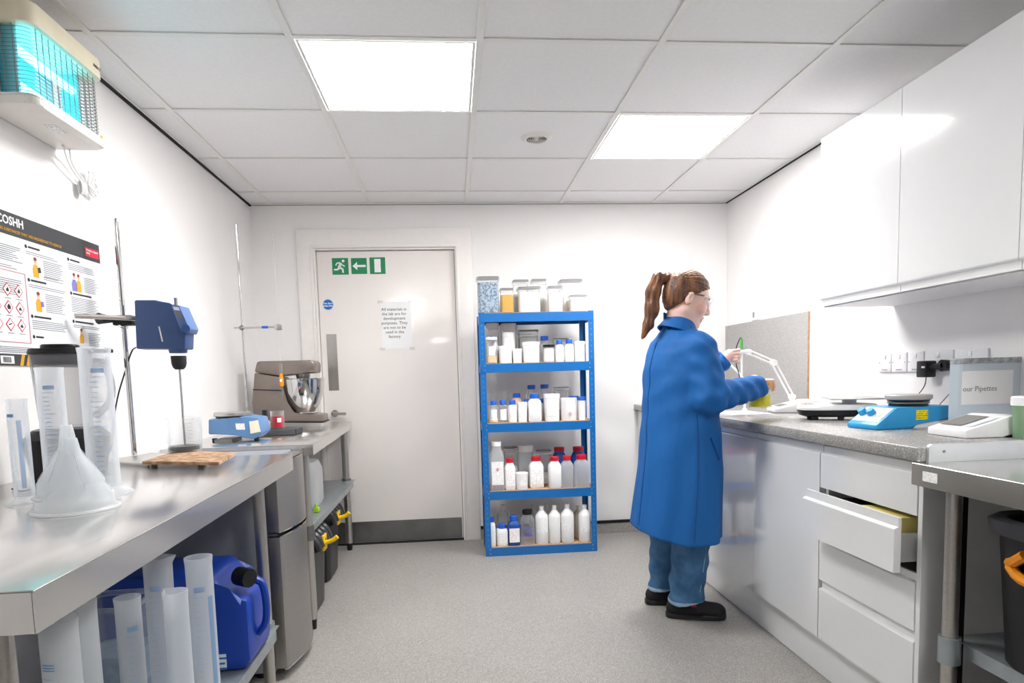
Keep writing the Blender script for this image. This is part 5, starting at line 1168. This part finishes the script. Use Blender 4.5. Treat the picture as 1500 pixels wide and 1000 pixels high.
# ================================================================== PERSON
class Field:
    """signed distance grid -> one continuous skin (surface nets)"""
    def __init__(s, lo, hi, h, hz=None):
        s.ax = [np.arange(lo[i], hi[i] + (h if i < 2 or hz is None else hz), h if i < 2 or hz is None else hz) for i in range(3)]
        s.D = np.full([len(a) for a in s.ax], 9.0, dtype=np.float64)
    def _sl(s, lo, hi):
        sl = []
        for a, l, h_ in zip(s.ax, lo, hi):
            i0 = max(0, np.searchsorted(a, l) - 1); i1 = min(len(a), np.searchsorted(a, h_) + 1); sl.append(slice(i0, max(i1, i0)))
        return tuple(sl)
    def grid(s, sl):
        return (s.ax[0][sl[0]][:, None, None], s.ax[1][sl[1]][None, :, None], s.ax[2][sl[2]][None, None, :])
    def op(s, fn, lo, hi, k=.01, mode='add', pad=.03):
        lo = np.array(lo) - pad - k; hi = np.array(hi) + pad + k; sl = s._sl(lo, hi)
        X, Y, Z = s.grid(sl); d = fn(X, Y, Z); a = s.D[sl]
        if mode == 'add':
            h_ = np.maximum(k - np.abs(a - d), 0) / max(k, 1e-9); s.D[sl] = np.minimum(a, d) - h_ * h_ * k / 4
        elif mode == 'cut':
            d = -d; h_ = np.maximum(k - np.abs(a - d), 0) / max(k, 1e-9); s.D[sl] = np.maximum(a, d) + h_ * h_ * k / 4
        return s
    def cone(s, a, b, ra, rb, k=.01, mode='add', sc=None):
        a = np.array(a, float); b = np.array(b, float); ba = b - a; L = max(ba @ ba, 1e-12); R = max(ra, rb)
        def fn(X, Y, Z):
            t = np.clip(((X - a[0]) * ba[0] + (Y - a[1]) * ba[1] + (Z - a[2]) * ba[2]) / L, 0, 1)
            return np.sqrt((X - a[0] - t * ba[0]) ** 2 + (Y - a[1] - t * ba[1]) ** 2 + (Z - a[2] - t * ba[2]) ** 2) - (ra + (rb - ra) * t)
        return s.op(fn, np.minimum(a, b) - R, np.maximum(a, b) + R, k, mode)
    def ell(s, c, r, R=None, k=.01, mode='add'):
        """R columns = local axes"""
        c = np.array(c, float); r = np.array(r, float); R = np.eye(3) if R is None else R
        def fn(X, Y, Z):
            dx, dy, dz = X - c[0], Y - c[1], Z - c[2]
            q = [(dx * R[0, i] + dy * R[1, i] + dz * R[2, i]) for i in range(3)]
            k0 = np.sqrt(sum((q[i] / r[i]) ** 2 for i in range(3))); k1 = np.sqrt(sum((q[i] / r[i] ** 2) ** 2 for i in range(3)))
            return k0 * (k0 - 1) / np.maximum(k1, 1e-9)
        m = r.max(); return s.op(fn, c - m, c + m, k, mode)
    def mesh(s, name, mats, parent, matfn=None, smooth=1):
        D = s.D; N = D.shape; S = D < 0; ins = S.astype(np.int8)
        cnt = sum(ins[i:N[0]-1+i, j:N[1]-1+j, k:N[2]-1+k] for i in (0, 1) for j in (0, 1) for k in (0, 1))
        act = (cnt > 0) & (cnt < 8); idx = -np.ones(act.shape, dtype=np.int64); I = np.argwhere(act); idx[act] = np.arange(len(I))
        acc = np.zeros((len(I), 3)); n = np.zeros(len(I))
        cor = [(i, j, k) for i in (0, 1) for j in (0, 1) for k in (0, 1)]
        vals = {c: D[I[:, 0] + c[0], I[:, 1] + c[1], I[:, 2] + c[2]] for c in cor}
        for a in cor:
            for ax in range(3):
                if a[ax]: continue
                b = list(a); b[ax] = 1; b = tuple(b); va, vb = vals[a], vals[b]; m = (va < 0) != (vb < 0)
                t = np.where(m, va / np.where(m, va - vb, 1), 0)
                p = np.tile(np.array(a, float), (len(I), 1)); p[:, ax] = t
                acc += p * m[:, None]; n += m
        pos = acc / n[:, None] + I
        V = np.stack([np.interp(pos[:, i], np.arange(N[i]), s.ax[i]) for i in range(3)], 1)
        F = []
        for ax in range(3):
            u, v = (ax + 1) % 3, (ax + 2) % 3
            A = [slice(None)] * 3; B = [slice(None)] * 3; A[ax] = slice(0, -1); B[ax] = slice(1, None)
            ch = S[tuple(A)] != S[tuple(B)]; Q = np.argwhere(ch)
            Q = Q[(Q[:, u] > 0) & (Q[:, v] > 0) & (Q[:, u] < N[u] - 1) & (Q[:, v] < N[v] - 1)]
            sg = S[tuple(Q.T)]
            def cell(du, dv): q = Q.copy(); q[:, u] -= du; q[:, v] -= dv; return idx[q[:, 0], q[:, 1], q[:, 2]]
            f = np.stack([cell(1, 1), cell(0, 1), cell(0, 0), cell(1, 0)], 1)
            f[~sg] = f[~sg][:, ::-1]; F.append(f)
        F = np.concatenate(F); F = F[(F >= 0).all(1)]
        for _ in range(smooth):
            a = np.zeros_like(V); c = np.zeros(len(V))
            for i in range(4):
                j = (i + 1) % 4
                np.add.at(a, F[:, i], V[F[:, j]]); np.add.at(c, F[:, i], 1); np.add.at(a, F[:, j], V[F[:, i]]); np.add.at(c, F[:, j], 1)
            V = V * .5 + .5 * a / np.maximum(c, 1)[:, None]
        me = bpy.data.meshes.new(name); off = np.array(parent.location) if parent is not None else np.zeros(3)
        me.vertices.add(len(V)); me.vertices.foreach_set('co', (V - off).ravel())
        me.loops.add(len(F) * 4); me.loops.foreach_set('vertex_index', F.ravel().astype(np.int32))
        me.polygons.add(len(F)); me.polygons.foreach_set('loop_start', np.arange(0, len(F) * 4, 4, dtype=np.int32)); me.polygons.foreach_set('loop_total', np.full(len(F), 4, dtype=np.int32))
        me.polygons.foreach_set('use_smooth', np.ones(len(F), dtype=bool))
        for m in mats: me.materials.append(m)
        if matfn is not None: me.polygons.foreach_set('material_index', matfn(V[F].mean(1)).astype(np.int32))
        me.update(); me.validate()
        o = bpy.data.objects.new(name, me); COL.objects.link(o); o.parent = parent
        return o

M_skin = mat('skin', '#f2cabb', .5, noise=.06, nscale=25, sss=.15)
M_lip = mat('lips', '#c97772', .45, noise=.05)
M_cheek = mat('cheek_skin', '#efbdae', .5, noise=.05, nscale=30, sss=.15)
M_hair = mat('brown_hair', '#8a5c3c', .45, col2='#4a2f20', nscale=45, stretch=(1, 1, .18), ramp=(.35, .62), bump=.35, bscale=90)
M_coat = mat('coat_cloth', '#0860aa', .7, noise=.06, nscale=5, bump=.9, bscale=15, stretch=(1, 1, .45))
M_jean = mat('denim', '#4e7ca6', .85, col2='#335f8b', nscale=16, ramp=(.3, .7), bump=.15, bscale=600)
M_stitch = mat('denim_pale', '#9fbdd6', .8, noise=.1)
M_shoe = mat('shoe_fabric', '#15151a', .7, noise=.2, bump=.2, bscale=300)
M_sole = mat('shoe_sole', '#1e1f24', .5, noise=.1)
pers = thing('person', 'person in long blue lab coat, jeans and safety glasses, brown ponytail, reaching over the worktop', 'person', (1.05, 2.98, 0))
def rot(az, pitch=0, roll=0):
    ca, sa, cp, sp = math.cos(az), math.sin(az), math.cos(pitch), math.sin(pitch)
    f = np.array([ca * cp, sa * cp, sp]); l = np.array([-sa, ca, 0]); u = np.cross(f, l)
    cr, sr = math.cos(roll), math.sin(roll); l2 = l * cr + u * sr; u2 = np.cross(f, l2)
    return np.stack([f, l2, u2], 1)
AZ = math.radians(10)
RB = rot(AZ)
HC = np.array(P(1007, 438, y=2.95)); HS = 1.03
RH = rot(math.radians(-6), math.radians(-20))
def H(x, y, z): return HC + RH @ (np.array([x, y, z]) * HS)
bh = np.array(P(1113, 560, y=2.90))
# ---- shoulders, elbows, wrists
SR, ER, WR = np.array((1.075, 2.805, 1.275)), np.array(P(1042, 582, y=2.75)), np.array(P(1112, 566, y=2.90))
YL = 3.21
SLh, EL, WL = np.array((1.02, 3.12, 1.275)), np.array((1.19, 3.25, 1.085)), np.array(P(1062, 525, y=YL))
NK = np.array((1.035, 2.955, 1.35))
# ---- body
B = Field((.83, 2.62, -.0), (1.56, 3.40, 1.66), .0042, .0042)
B.ell((1.05, 2.965, 1.15), (.115, .165, .17), RB, .05).ell((1.05, 2.97, .92), (.13, .165, .14), RB, .05)
B.cone((1.045, 2.88, 1.25), (1.03, 3.05, 1.25), .08, .08, .06)
LN = [np.array(q) for q in ((1.055, 2.885, .86), (1.08, 2.90, .47), (1.078, 2.985, .075))]
LFr = [np.array(q) for q in ((1.035, 3.05, .86), (1.03, 3.12, .46), (1.035, 3.185, .075))]
for a, b_, c_ in (LN, LFr):
    B.cone(a, b_, .085, .052, .03).cone(b_, c_, .052, .033, .02).cone(c_ + (0, 0, -.01), c_ + (.13, -.01, -.045), .028, .022, .02)
for a, b_, c_ in ((SR, ER, WR), (SLh, EL, WL)):
    B.cone(a, b_, .047, .036, .03).cone(b_, c_, .036, .023, .015)
B.cone(NK + (0, 0, -.04), H(-.02, 0, -.05), .062, .054, .03)
# head
B.ell(H(-.012, 0, .03), np.array((.094, .074, .084)) * HS, RH, .02)
B.ell(H(.03, 0, -.03), np.array((.062, .06, .078)) * HS, RH, .03)
for s_ in (-1, 1):
    B.cone(H(-.005, s_ * .05, -.055), H(.052, s_ * .014, -.098), .02, .017, .03)
    B.ell(H(.052, s_ * .035, -.028), (.028, .022, .026), RH, .02)
    B.cone(H(.076, s_ * .014, .026), H(.066, s_ * .042, .022), .011, .009, .015)
    B.ell(H(.092, s_ * .030, .006), (.014, .016, .011), RH, .012, 'cut')
    B.ell(H(.074, s_ * .030, .005), (.013, .014, .013), RH, .003)
    B.ell(H(-.008, s_ * .080, -.008), (.018, .009, .030), rot(math.radians(-6 + s_ * 22), math.radians(-26)), .006)
    B.ell(H(-.003, s_ * .092, -.004), (.010, .0085, .018), RH, .002, 'cut')
    B.ell(H(.097, s_ * .012, -.037), (.008, .007, .006), RH, .006)
B.cone(H(.083, 0, .02), H(.104, 0, -.026), .007, .0105, .012)
B.ell(H(.106, 0, -.032), (.010, .009, .008), RH, .008)
B.cone(H(.084, -.017, -.060), H(.084, .017, -.060), .0075, .0075, .008); B.ell(H(.091, 0, -.058), (.007, .014, .005), RH, .005)
B.cone(H(.082, -.013, -.073), H(.082, .013, -.073), .008, .008, .008)
B.cone(H(.095, -.02, -.0665), H(.095, .02, -.0665), .002, .002, .004, 'cut')
B.ell(H(.066, 0, -.098), (.020, .022, .016), RH, .02)
B.ell(H(.02, 0, -.098), (.05, .04, .028), RH, .035)
# right hand over the beaker
bc_ = np.array(P(1113, 597, y=2.955)); BR, BH = .05, .098
bz = bc_[2]; top = bz + BH
pr = np.array((bc_[0] - .025, 2.925, top + .030))
B.cone(WR, pr + (-.02, -.005, .0), .024, .026, .012)
B.ell(pr, (.040, .034, .017), rot(.2, -.25), .012)
offs = [(-.030, .95, .0072), (-.010, 1.05, .0078), (.011, 1.0, .0078), (.030, .9, .0076)]
for oy, ln, rr_ in offs:
    k0 = pr + np.array((.028, oy, -.002)); ang = oy / .05
    tipx, tipy = bc_[0] + (BR + .012) * math.cos(ang * .8), bc_[1] + (BR + .012) * math.sin(ang * .8)
    k1 = np.array((tipx - .012 + .006 * ln, tipy, top + .028)); k2 = np.array((tipx + .003, tipy, top + .002)); k3 = np.array((tipx - .002, tipy, top - .018 * ln))
    B.cone(k0, k1, rr_ * 1.1, rr_, .004).cone(k1, k2, rr_, rr_ * .95, .002).cone(k2, k3, rr_ * .95, rr_ * .8, .002)
t1 = pr + np.array((-.012, -.028, -.006)); t2 = np.array((bc_[0] - .022, bc_[1] - BR - .013, top + .008)); t3 = np.array((bc_[0] - .002, bc_[1] - BR - .012, top - .018))
B.cone(t1, t2, .012, .0095, .008).cone(t2, t3, .0095, .008, .003)
# left hand pinching the end of the arm
TL = np.array(P(1079, 515, y=YL)); pl_ = np.array(P(1067, 520, y=YL))
B.cone(WL, pl_, .023, .022, .012).ell(pl_ + (.004, 0, 0), (.026, .018, .03), RB, .01)
for i, (dz, ex) in enumerate(((.020, 0), (.004, -.006), (-.013, -.012), (-.029, -.016))):
    a = pl_ + np.array((.016, -.008, dz)); b_ = a + np.array((.030 + ex * .6, -.014, .004)); c_ = b_ + np.array((.012, .012, -.008)); 
    if i == 0: c_ = TL + np.array((.003, -.012, .009))
    d_ = c_ + np.array((-.006, .012, -.006)) if i else c_
    B.cone(a, b_, .0085, .008, .004).cone(b_, c_, .008, .007, .002).cone(c_, d_, .007, .0065, .002)
B.cone(pl_ + (.006, .012, .01), TL + (-.012, .016, .004), .011, .009, .006).cone(TL + (-.012, .016, .004), TL + (.008, .015, -.002), .009, .0075, .002)
def face_mats(Cn):
    L = (Cn - HC) @ RH / HS; m = np.zeros(len(Cn))
    m[(L[:, 0] > .074) & (np.abs(L[:, 1]) < .021) & (L[:, 2] > -.079) & (L[:, 2] < -.0545)] = 1
    ck = np.sqrt(((L[:, 0] - .06) / .028) ** 2 + ((np.abs(L[:, 1]) - .048) / .03) ** 2 + ((L[:, 2] + .03) / .024) ** 2)
    m[ck < 1] = 2
    return m
B.mesh('body', [M_skin, M_lip, M_cheek], pers, face_mats, 1)
# eyes and brows
Rq = Matrix(RH.tolist()).to_4x4()
for s_ in (-1, 1):
    e = MB().ball((0, 0, 0), .0115, M_white, seg=14); e.ball((.0065, 0, -.001), .0062, mat('iris', '#4a5a52', .3, noise=.1), seg=12).ball((.0095, 0, -.0012), .0036, M_black, seg=10)
    e.xf(Matrix.Translation(Vector(H(.0775, s_ * .030, .004))) @ Rq); e.build('eye', None, pers, True)
    MB().tube([H(.088, s_ * .012, .021), H(.088, s_ * .03, .0265), H(.072, s_ * .050, .021)], .0026, 6, smooth=2).build('eyebrow', M_hair, pers, True)
    MB().tube([H(.0905, s_ * .018, .0075), H(.0915, s_ * .03, .011), H(.083, s_ * .044, .006)], .0018, 6, smooth=1).build('eyelid', M_skin, pers, True)
# safety glasses
gl = bpy.data.objects.new('safety_glasses', None); COL.objects.link(gl); gl.parent = pers
def gpart(nm, mb, m, sm=.6):
    mb.xf(Matrix.Translation(-pers.location)); o = mb.build(nm, m, None, smooth=sm); o.parent = gl; return o
mb = MB(); K = 18; top_, bot_ = [], []
for i in range(K + 1):
    a_ = -1.32 + 2.64 * i / K; x, y = .030 + .088 * math.cos(a_) - .004 * math.cos(a_ * 2.0), .078 * math.sin(a_)
    dip = .012 * math.exp(-(y / .012) ** 2)
    top_.append(H(x - .002, y, .026)); bot_.append(H(x - .004, y, -.020 + dip * 1.2 + .010 * abs(y / .078) ** 2))
for i in range(K): mb.poly([top_[i], top_[i+1], bot_[i+1], bot_[i]])
gpart('lens', mb, mat('lens_clear', '#e6edf2', .05, clear=.9, noise=.02))
gpart('lens_rim', MB().tube(top_, .0016, 6), M_frost)
for s_ in (-1, 1):
    gpart('temple_arm', MB().tube([H(.048, s_ * .077, .022), H(.02, s_ * .0805, .018), H(-.012, s_ * .0815, .012), H(-.035, s_ * .080, -.004)], .0034, 6, smooth=1), mat('temple_grey', '#6a5f66', .3))
    gpart('hinge_block', MB().tube([H(.070, s_ * .070, .024), H(.048, s_ * .0775, .0215)], .0055, 6), M_haze)
# ---- hair
Hf = Field(HC - .17, HC + .17, .0038)
Hf.ell(H(-.016, 0, .034), np.array((.101, .081, .092)) * HS, RH, .01)
Hf.ell(H(-.035, 0, -.015), np.array((.070, .070, .068)) * HS, RH, .03)
def hairline(X, Y, Z):
    dx, dy, dz = X - HC[0], Y - HC[1], Z - HC[2]; L = [(dx * RH[0, i] + dy * RH[1, i] + dz * RH[2, i]) / HS for i in range(3)]
    front = L[0] - (.006 + (L[2] - .01) * .98) - .012 * (1 - (L[1] / .08) ** 2)
    return -front   # distance inside the kept half
def cutfront(X, Y, Z): return hairline(X, Y, Z)
Hf.op(cutfront, HC - .17, HC + .17, .006, 'cut', 0)
for s_ in (-1, 1): Hf.ell(H(-.004, s_ * .085, -.012), (.027, .03, .038), RH, .008, 'cut')
X, Y, Z = Hf.grid((slice(None),) * 3)
dx, dy, dz = X - HC[0], Y - HC[1], Z - HC[2]; Lx = (dx * RH[0, 0] + dy * RH[1, 0] + dz * RH[2, 0]); Lz = (dx * RH[0, 2] + dy * RH[1, 2] + dz * RH[2, 2]); Ly = (dx * RH[0, 1] + dy * RH[1, 1])
angp = np.arctan2(Lz - .055, Lx + .10); 
Hf.D += .0016 * np.sin(angp * 46 + np.sin(angp * 11) * 2 + Ly * 60)
Hf.mesh('hair', [M_hair], pers, None, 1)
tie = H(-.112, 0, .062)
pt = [tie, np.array(P(965, 408, y=2.955)), np.array(P(957, 427, y=2.955)), np.array(P(955, 452, y=2.95)), np.array(P(949, 476, y=2.945)), np.array(P(941, 497, y=2.94))]
rad = [.017, .026, .032, .030, .022, .005]
Pf = Field(np.minimum.reduce(pt) - .06, np.maximum.reduce(pt) + .06, .004)
Pf.cone(H(-.09, 0, .055), tie, .022, .017, .01)
for a, b_, ra_, rb_ in zip(pt, pt[1:], rad, rad[1:]): Pf.cone(a, b_, ra_, rb_, .02)
X, Y, Z = Pf.grid((slice(None),) * 3); ph_ = (X * 1.0 - Z * .18) * 260; Pf.D += .0022 * np.sin(ph_ + 2 * np.sin(Z * 30)) + .0016 * np.sin(Y * 330 + Z * 14)
Pf.mesh('ponytail', [M_hair], pers, None, 1)
tm_ = bmesh.new(); 
mb = MB(); n_ = Vector(pt[1] - pt[0]).normalized(); a_ = n_.orthogonal().normalized(); c_ = n_.cross(a_)
mb.tube([Vector(tie) + (a_ * math.cos(q) + c_ * math.sin(q)) * .020 for q in [i * math.pi / 8 for i in range(17)]], .004, 6).build('hair_tie', M_black, pers, True)
# ---- lab coat
Cf = Field((.72, 2.58, .36), (1.46, 3.40, 1.44), .0062)
zs = [.36, .42, .50, .60, .72, .85, .97, 1.08, 1.18, 1.25, 1.30, 1.335, 1.365, 1.40]
cxs = [1.018, 1.02, 1.026, 1.034, 1.044, 1.046, 1.044, 1.044, 1.044, 1.046, 1.045, 1.040, 1.036, 1.034]
rxs = [.205, .202, .196, .19, .186, .176, .165, .160, .152, .138, .118, .090, .070, .060]
rys = [.238, .236, .230, .224, .218, .212, .205, .204, .205, .198, .180, .135, .085, .070]
def torso(X, Y, Z, off=0, fold=1):
    cx = np.interp(Z, zs, cxs); rx = np.interp(Z, zs, rxs) - off; ry = np.interp(Z, zs, rys) - off
    dx, dy = X - cx, Y - 2.965; u = dx * RB[0, 0] + dy * RB[1, 0]; v = dx * RB[0, 1] + dy * RB[1, 1]
    th = np.arctan2(v / ry, u / rx); low = np.clip((1.12 - Z) / .6, 0, 1)
    e = 1 + fold * (low * (.035 * np.sin(5 * th + 1.2 + Z * 1.5) + .022 * np.sin(9 * th - Z * 3 + .5)) + (1 - low) * (.012 * np.sin(7 * th + Z * 18) + .014 * np.sin(4 * th - Z * 34 + 2 * np.sin(Z * 9))))
    q = np.sqrt((u / rx) ** 2 + (v / ry) ** 2)
    # centre-back pleat and side seams
    ba = np.abs(np.abs(th) - math.pi); 
    e = e - fold * .018 * np.exp(-(ba / .045) ** 2) - fold * .012 * np.exp(-((th + 1.75) / .03) ** 2)
    return (q - e) * np.minimum(rx, ry) * .9
Cf.op(lambda X, Y, Z: torso(X, Y, Z), (.75, 2.65, .36), (1.40, 3.3, 1.40), .0, 'add', .05)
def wr(X, Y, Z, a, b_, f_, am):
    return am * np.sin(f_ * ((X - a[0]) * b_[0] + (Y - a[1]) * b_[1] + (Z - a[2]) * b_[2]))
def sleeve(a, b_, c_, rs, seed):
    a, b_, c_ = map(np.array, (a, b_, c_)); 
    F2 = Field(Cf.ax and (.72, 2.58, .36), (1.46, 3.40, 1.44), .0062)
    F2.cone(a, b_, rs[0], rs[1], .03).cone(b_, c_, rs[1], rs[2], .03)
    dirf = (c_ - b_) / np.linalg.norm(c_ - b_); diru = (b_ - a) / np.linalg.norm(b_ - a)
    e_ = c_ + dirf * .012
    X, Y, Z = F2.grid((slice(None),) * 3)
    s1 = (X - b_[0]) * dirf[0] + (Y - b_[1]) * dirf[1] + (Z - b_[2]) * dirf[2]; s2 = (X - b_[0]) * diru[0] + (Y - b_[1]) * diru[1] + (Z - b_[2]) * diru[2]
    near = np.exp(-(np.sqrt((X - b_[0]) ** 2 + (Y - b_[1]) ** 2 + (Z - b_[2]) ** 2) / .13) ** 2)
    F2.D += -.0075 * near * np.sin(75 * s1 + 30 * s2 + seed) - .003 * np.sin(48 * s1 + 60 * (Z - b_[2]) + 25 * X + seed) - .0022 * np.sin(95 * s2 + 40 * Y)
    # cut flat at the cuff and hollow it
    ce = (X - e_[0]) * dirf[0] + (Y - e_[1]) * dirf[1] + (Z - e_[2]) * dirf[2]
    F2.D = np.maximum(F2.D, ce)
    cu = c_ - dirf * .035
    t_ = np.clip(((X - cu[0]) * dirf[0] + (Y - cu[1]) * dirf[1] + (Z - cu[2]) * dirf[2]) / .1, 0, 1)
    inner = np.sqrt((X - cu[0] - t_ * .1 * dirf[0]) ** 2 + (Y - cu[1] - t_ * .1 * dirf[1]) ** 2 + (Z - cu[2] - t_ * .1 * dirf[2]) ** 2) - (rs[2] - .012)
    F2.D = np.maximum(F2.D, -inner)
    a_, d = Cf.D, F2.D; k = .022; h_ = np.maximum(k - np.abs(a_ - d), 0) / k; Cf.D = np.minimum(a_, d) - h_ * h_ * k / 4
dR = (WR - ER) / np.linalg.norm(WR - ER); dL = (WL - EL) / np.linalg.norm(WL - EL)
sleeve(SR + (0, .012, -.012), ER, WR - dR * .014, (.080, .069, .054), .4)
sleeve(SLh + (0, -.01, -.012), EL, WL - dL * .01, (.078, .066, .050), 2.1)
X, Y, Z = Cf.grid((slice(None),) * 3)
hem = .405 + .05 * np.clip((1.0 - X) / .2, 0, 1) + 0 * Y
Cf.D = np.maximum(Cf.D, hem - Z)
inn = torso(X, Y, Z, .016); inn = np.maximum(inn, Z - .62); Cf.D = np.maximum(Cf.D, -inn)
ring = np.sqrt(((X - NK[0] - .004) / .062) ** 2 + ((Y - NK[1]) / .064) ** 2); Cf.D = np.maximum(Cf.D, -(np.maximum((ring - 1) * .06, 1.335 - Z)))
Cf.mesh('lab_coat', [M_coat], pers, None, 1)
def tpt(th, z, off=.0015):
    cx = np.interp(z, zs, cxs); rx = np.interp(z, zs, rxs); ry = np.interp(z, zs, rys); low = min(1, max(0, (1.12 - z) / .6))
    e = 1 + low * (.035 * math.sin(5 * th + 1.2 + z * 1.5) + .022 * math.sin(9 * th - z * 3 + .5)) + (1 - low) * (.012 * math.sin(7 * th + z * 18) + .014 * math.sin(4 * th - z * 34 + 2 * math.sin(z * 9)))
    e -= .018 * math.exp(-((abs(abs(th) - math.pi)) / .045) ** 2) + .012 * math.exp(-((th + 1.75) / .03) ** 2)
    u, v = rx * e * math.cos(th), ry * e * math.sin(th); L2 = math.hypot(u, v); u *= 1 + off / L2; v *= 1 + off / L2
    return (cx + u * RB[0, 0] + v * RB[0, 1], 2.965 + u * RB[1, 0] + v * RB[1, 1], z)
M_seam = mat('coat_seam', '#064a8a', .8, noise=.05)
MB().tube([tpt(-1.75, z) for z in np.linspace(.425, 1.02, 24)], .0022, 5).build('side_seam', M_seam, pers, True)
MB().tube([tpt(3.14159, z) for z in np.linspace(.47, 1.3, 30)], .002, 5).build('back_seam', M_seam, pers, True)
MB().tube([tpt(-1.15 - .25 * i / 6, .78 + .10 * i / 6, .003) for i in range(7)], .004, 6).build('pocket_edge', M_seam, pers, True)
# collar, pocket flap, cuffs
Kf = Field((.92, 2.83, 1.28), (1.17, 3.09, 1.47), .004)
RC = rot(AZ, math.radians(-24))
def col(X, Y, Z):
    c0 = np.array((1.040, 2.957, 1.372)); dx, dy, dz = X - c0[0], Y - c0[1], Z - c0[2]
    u, v, w_ = [dx * RC[0, i] + dy * RC[1, i] + dz * RC[2, i] for i in range(3)]
    R_ = .074 + (.0 - w_) * .42; q = np.sqrt((u / 1.0) ** 2 + (v / 1.05) ** 2)
    d = np.abs(q - R_) - .0055
    return np.maximum(np.maximum(d, np.abs(w_) - .034), -( -(u - .055) ) - 0 * Z) * .9
Kf.op(col, (.92, 2.83, 1.28), (1.17, 3.09, 1.47), 0, 'add', 0)
Kf.mesh('collar', [M_coat], pers, None, 1)
# ---- jeans
Jf = Field((.88, 2.74, .05), (1.24, 3.32, .72), .006)
for (a, b_, c_), (r0, r1, r2), sd in ((LN, (.098, .088, .079), 0), (LFr, (.095, .080, .072), 2)):
    F2 = Field((.88, 2.74, .05), (1.24, 3.32, .72), .006); c2_ = c_ + (-.004, 0, -.02)
    F2.cone(a, b_, r0, r1, .02).cone(b_, c2_, r1, r2, .03); X, Y, Z = F2.grid((slice(None),) * 3)
    F2.D += -.0045 * np.sin(Z * 62 + X * 40 + sd) * np.clip((.42 - Z) / .25, 0, 1) - .003 * np.sin(Z * 33 - Y * 50 + sd)
    F2.D = np.maximum(F2.D, .082 + .012 * (X - c_[0]) / .08 - Z)
    inner = np.sqrt((X - c_[0]) ** 2 + (Y - c_[1]) ** 2) - (r2 - .014); F2.D = np.maximum(F2.D, -np.maximum(inner, Z - .12))
    Jf.D = np.minimum(Jf.D, F2.D)
def jm(Cn): return (Cn[:, 2] < .094).astype(float)
Jf.mesh('jeans', [M_jean, M_stitch], pers, jm, 1)
MB().tube([LN[0] + (.035, -.088, -.22), LN[1] + (.045, -.082, .0), LN[2] + (.035, -.076, .03)], .0022, 5, smooth=2).build('side_seam', M_stitch, pers, True)
# ---- shoes
for nm_, an, az_ in (('near', LN[2], math.radians(-16)), ('far', LFr[2], math.radians(-6))):
    R2 = rot(az_); o3 = np.array((an[0] - .02, an[1], 0))
    q = lambda x, y, z: o3 + R2 @ np.array((x, y, z))
    Sf = Field(o3 - (.12, .16, .01), o3 + (.26, .14, .15), .004)
    Sf.cone(q(-.035, 0, .045), q(.06, 0, .050), .040, .043, .02).cone(q(.06, 0, .050), q(.155, 0, .032), .043, .036, .02).cone(q(0, 0, .06), q(.0, 0, .095), .042, .040, .02).ell(q(.15, 0, .035), (.05, .045, .036), R2, .02)
    Sf.cone(q(.0, 0, .09), q(.0, 0, .14), .033, .033, .004, 'cut')
    X, Y, Z = Sf.grid((slice(None),) * 3); Sf.D = np.maximum(Sf.D, .02 - Z)
    Sf.mesh('shoe', [M_shoe], pers, None, 1)
    out_ = [(-.078, -.012), (-.07, -.03), (-.04, -.04), (.02, -.036), (.09, -.047), (.16, -.046), (.195, -.028), (.205, 0), (.195, .028), (.16, .046), (.09, .047), (.02, .036), (-.04, .04), (-.07, .03), (-.078, .012)]
    mb = MB().prism([tuple(q(x, y, 0)[:2]) for x, y in out_], .001, .026, 'z', bev=.006); mb.build('sole', M_sole, pers, True)
    if nm_ == 'near': MB().box(-.012, .012, -.001, .001, -.004, .004).xf(Matrix.Translation(Vector(q(.05, -.044, .07))) @ Matrix.Rotation(az_, 4, 'Z')).build('red_tab', M_red, pers, True, smooth=0)
# beaker of yellow liquid held in the right hand
yb = beaker('yellow_beaker', 'clear beaker of bright yellow liquid held in the right hand', 'beaker', tuple(bc_), BR, BH, M_yelliq, .62, M_glass, parts=True, taper=1.0, al=(-1.9, -1.5))

# ---- groups of look-alikes
GR = {'square_bottle': 'bottles on the blue rack', 'round_bottle': 'bottles on the blue rack', 'narrow_neck_bottle': 'bottles on the blue rack', 'glass_bottle': 'bottles on the blue rack',
      'tub': 'tubs on the blue rack', 'clear_jar': 'clear jars on the blue rack', 'wide_mouth_jar': 'clear jars on the blue rack', 'measuring_cylinder': 'measuring cylinders on and under the near bench',
      'funnel': 'stacked funnels on the near bench', 'wall_cabinet': 'white wall cabinets', 'base_cabinet': 'white base cabinets', 'wall_socket': 'sockets and switches on the right wall',
      'ceiling_light': 'square ceiling light panels', 'exit_sign': 'green exit signs on the door', 'steel_bench': 'stainless steel benches', 'black_bin': 'black bins under the near right bench'}
for o in bpy.data.objects:
    if o.parent is None and 'label' in o and 'group' not in o:
        k_ = o.name.split('.')[0]
        if k_ in GR: o['group'] = GR[k_]
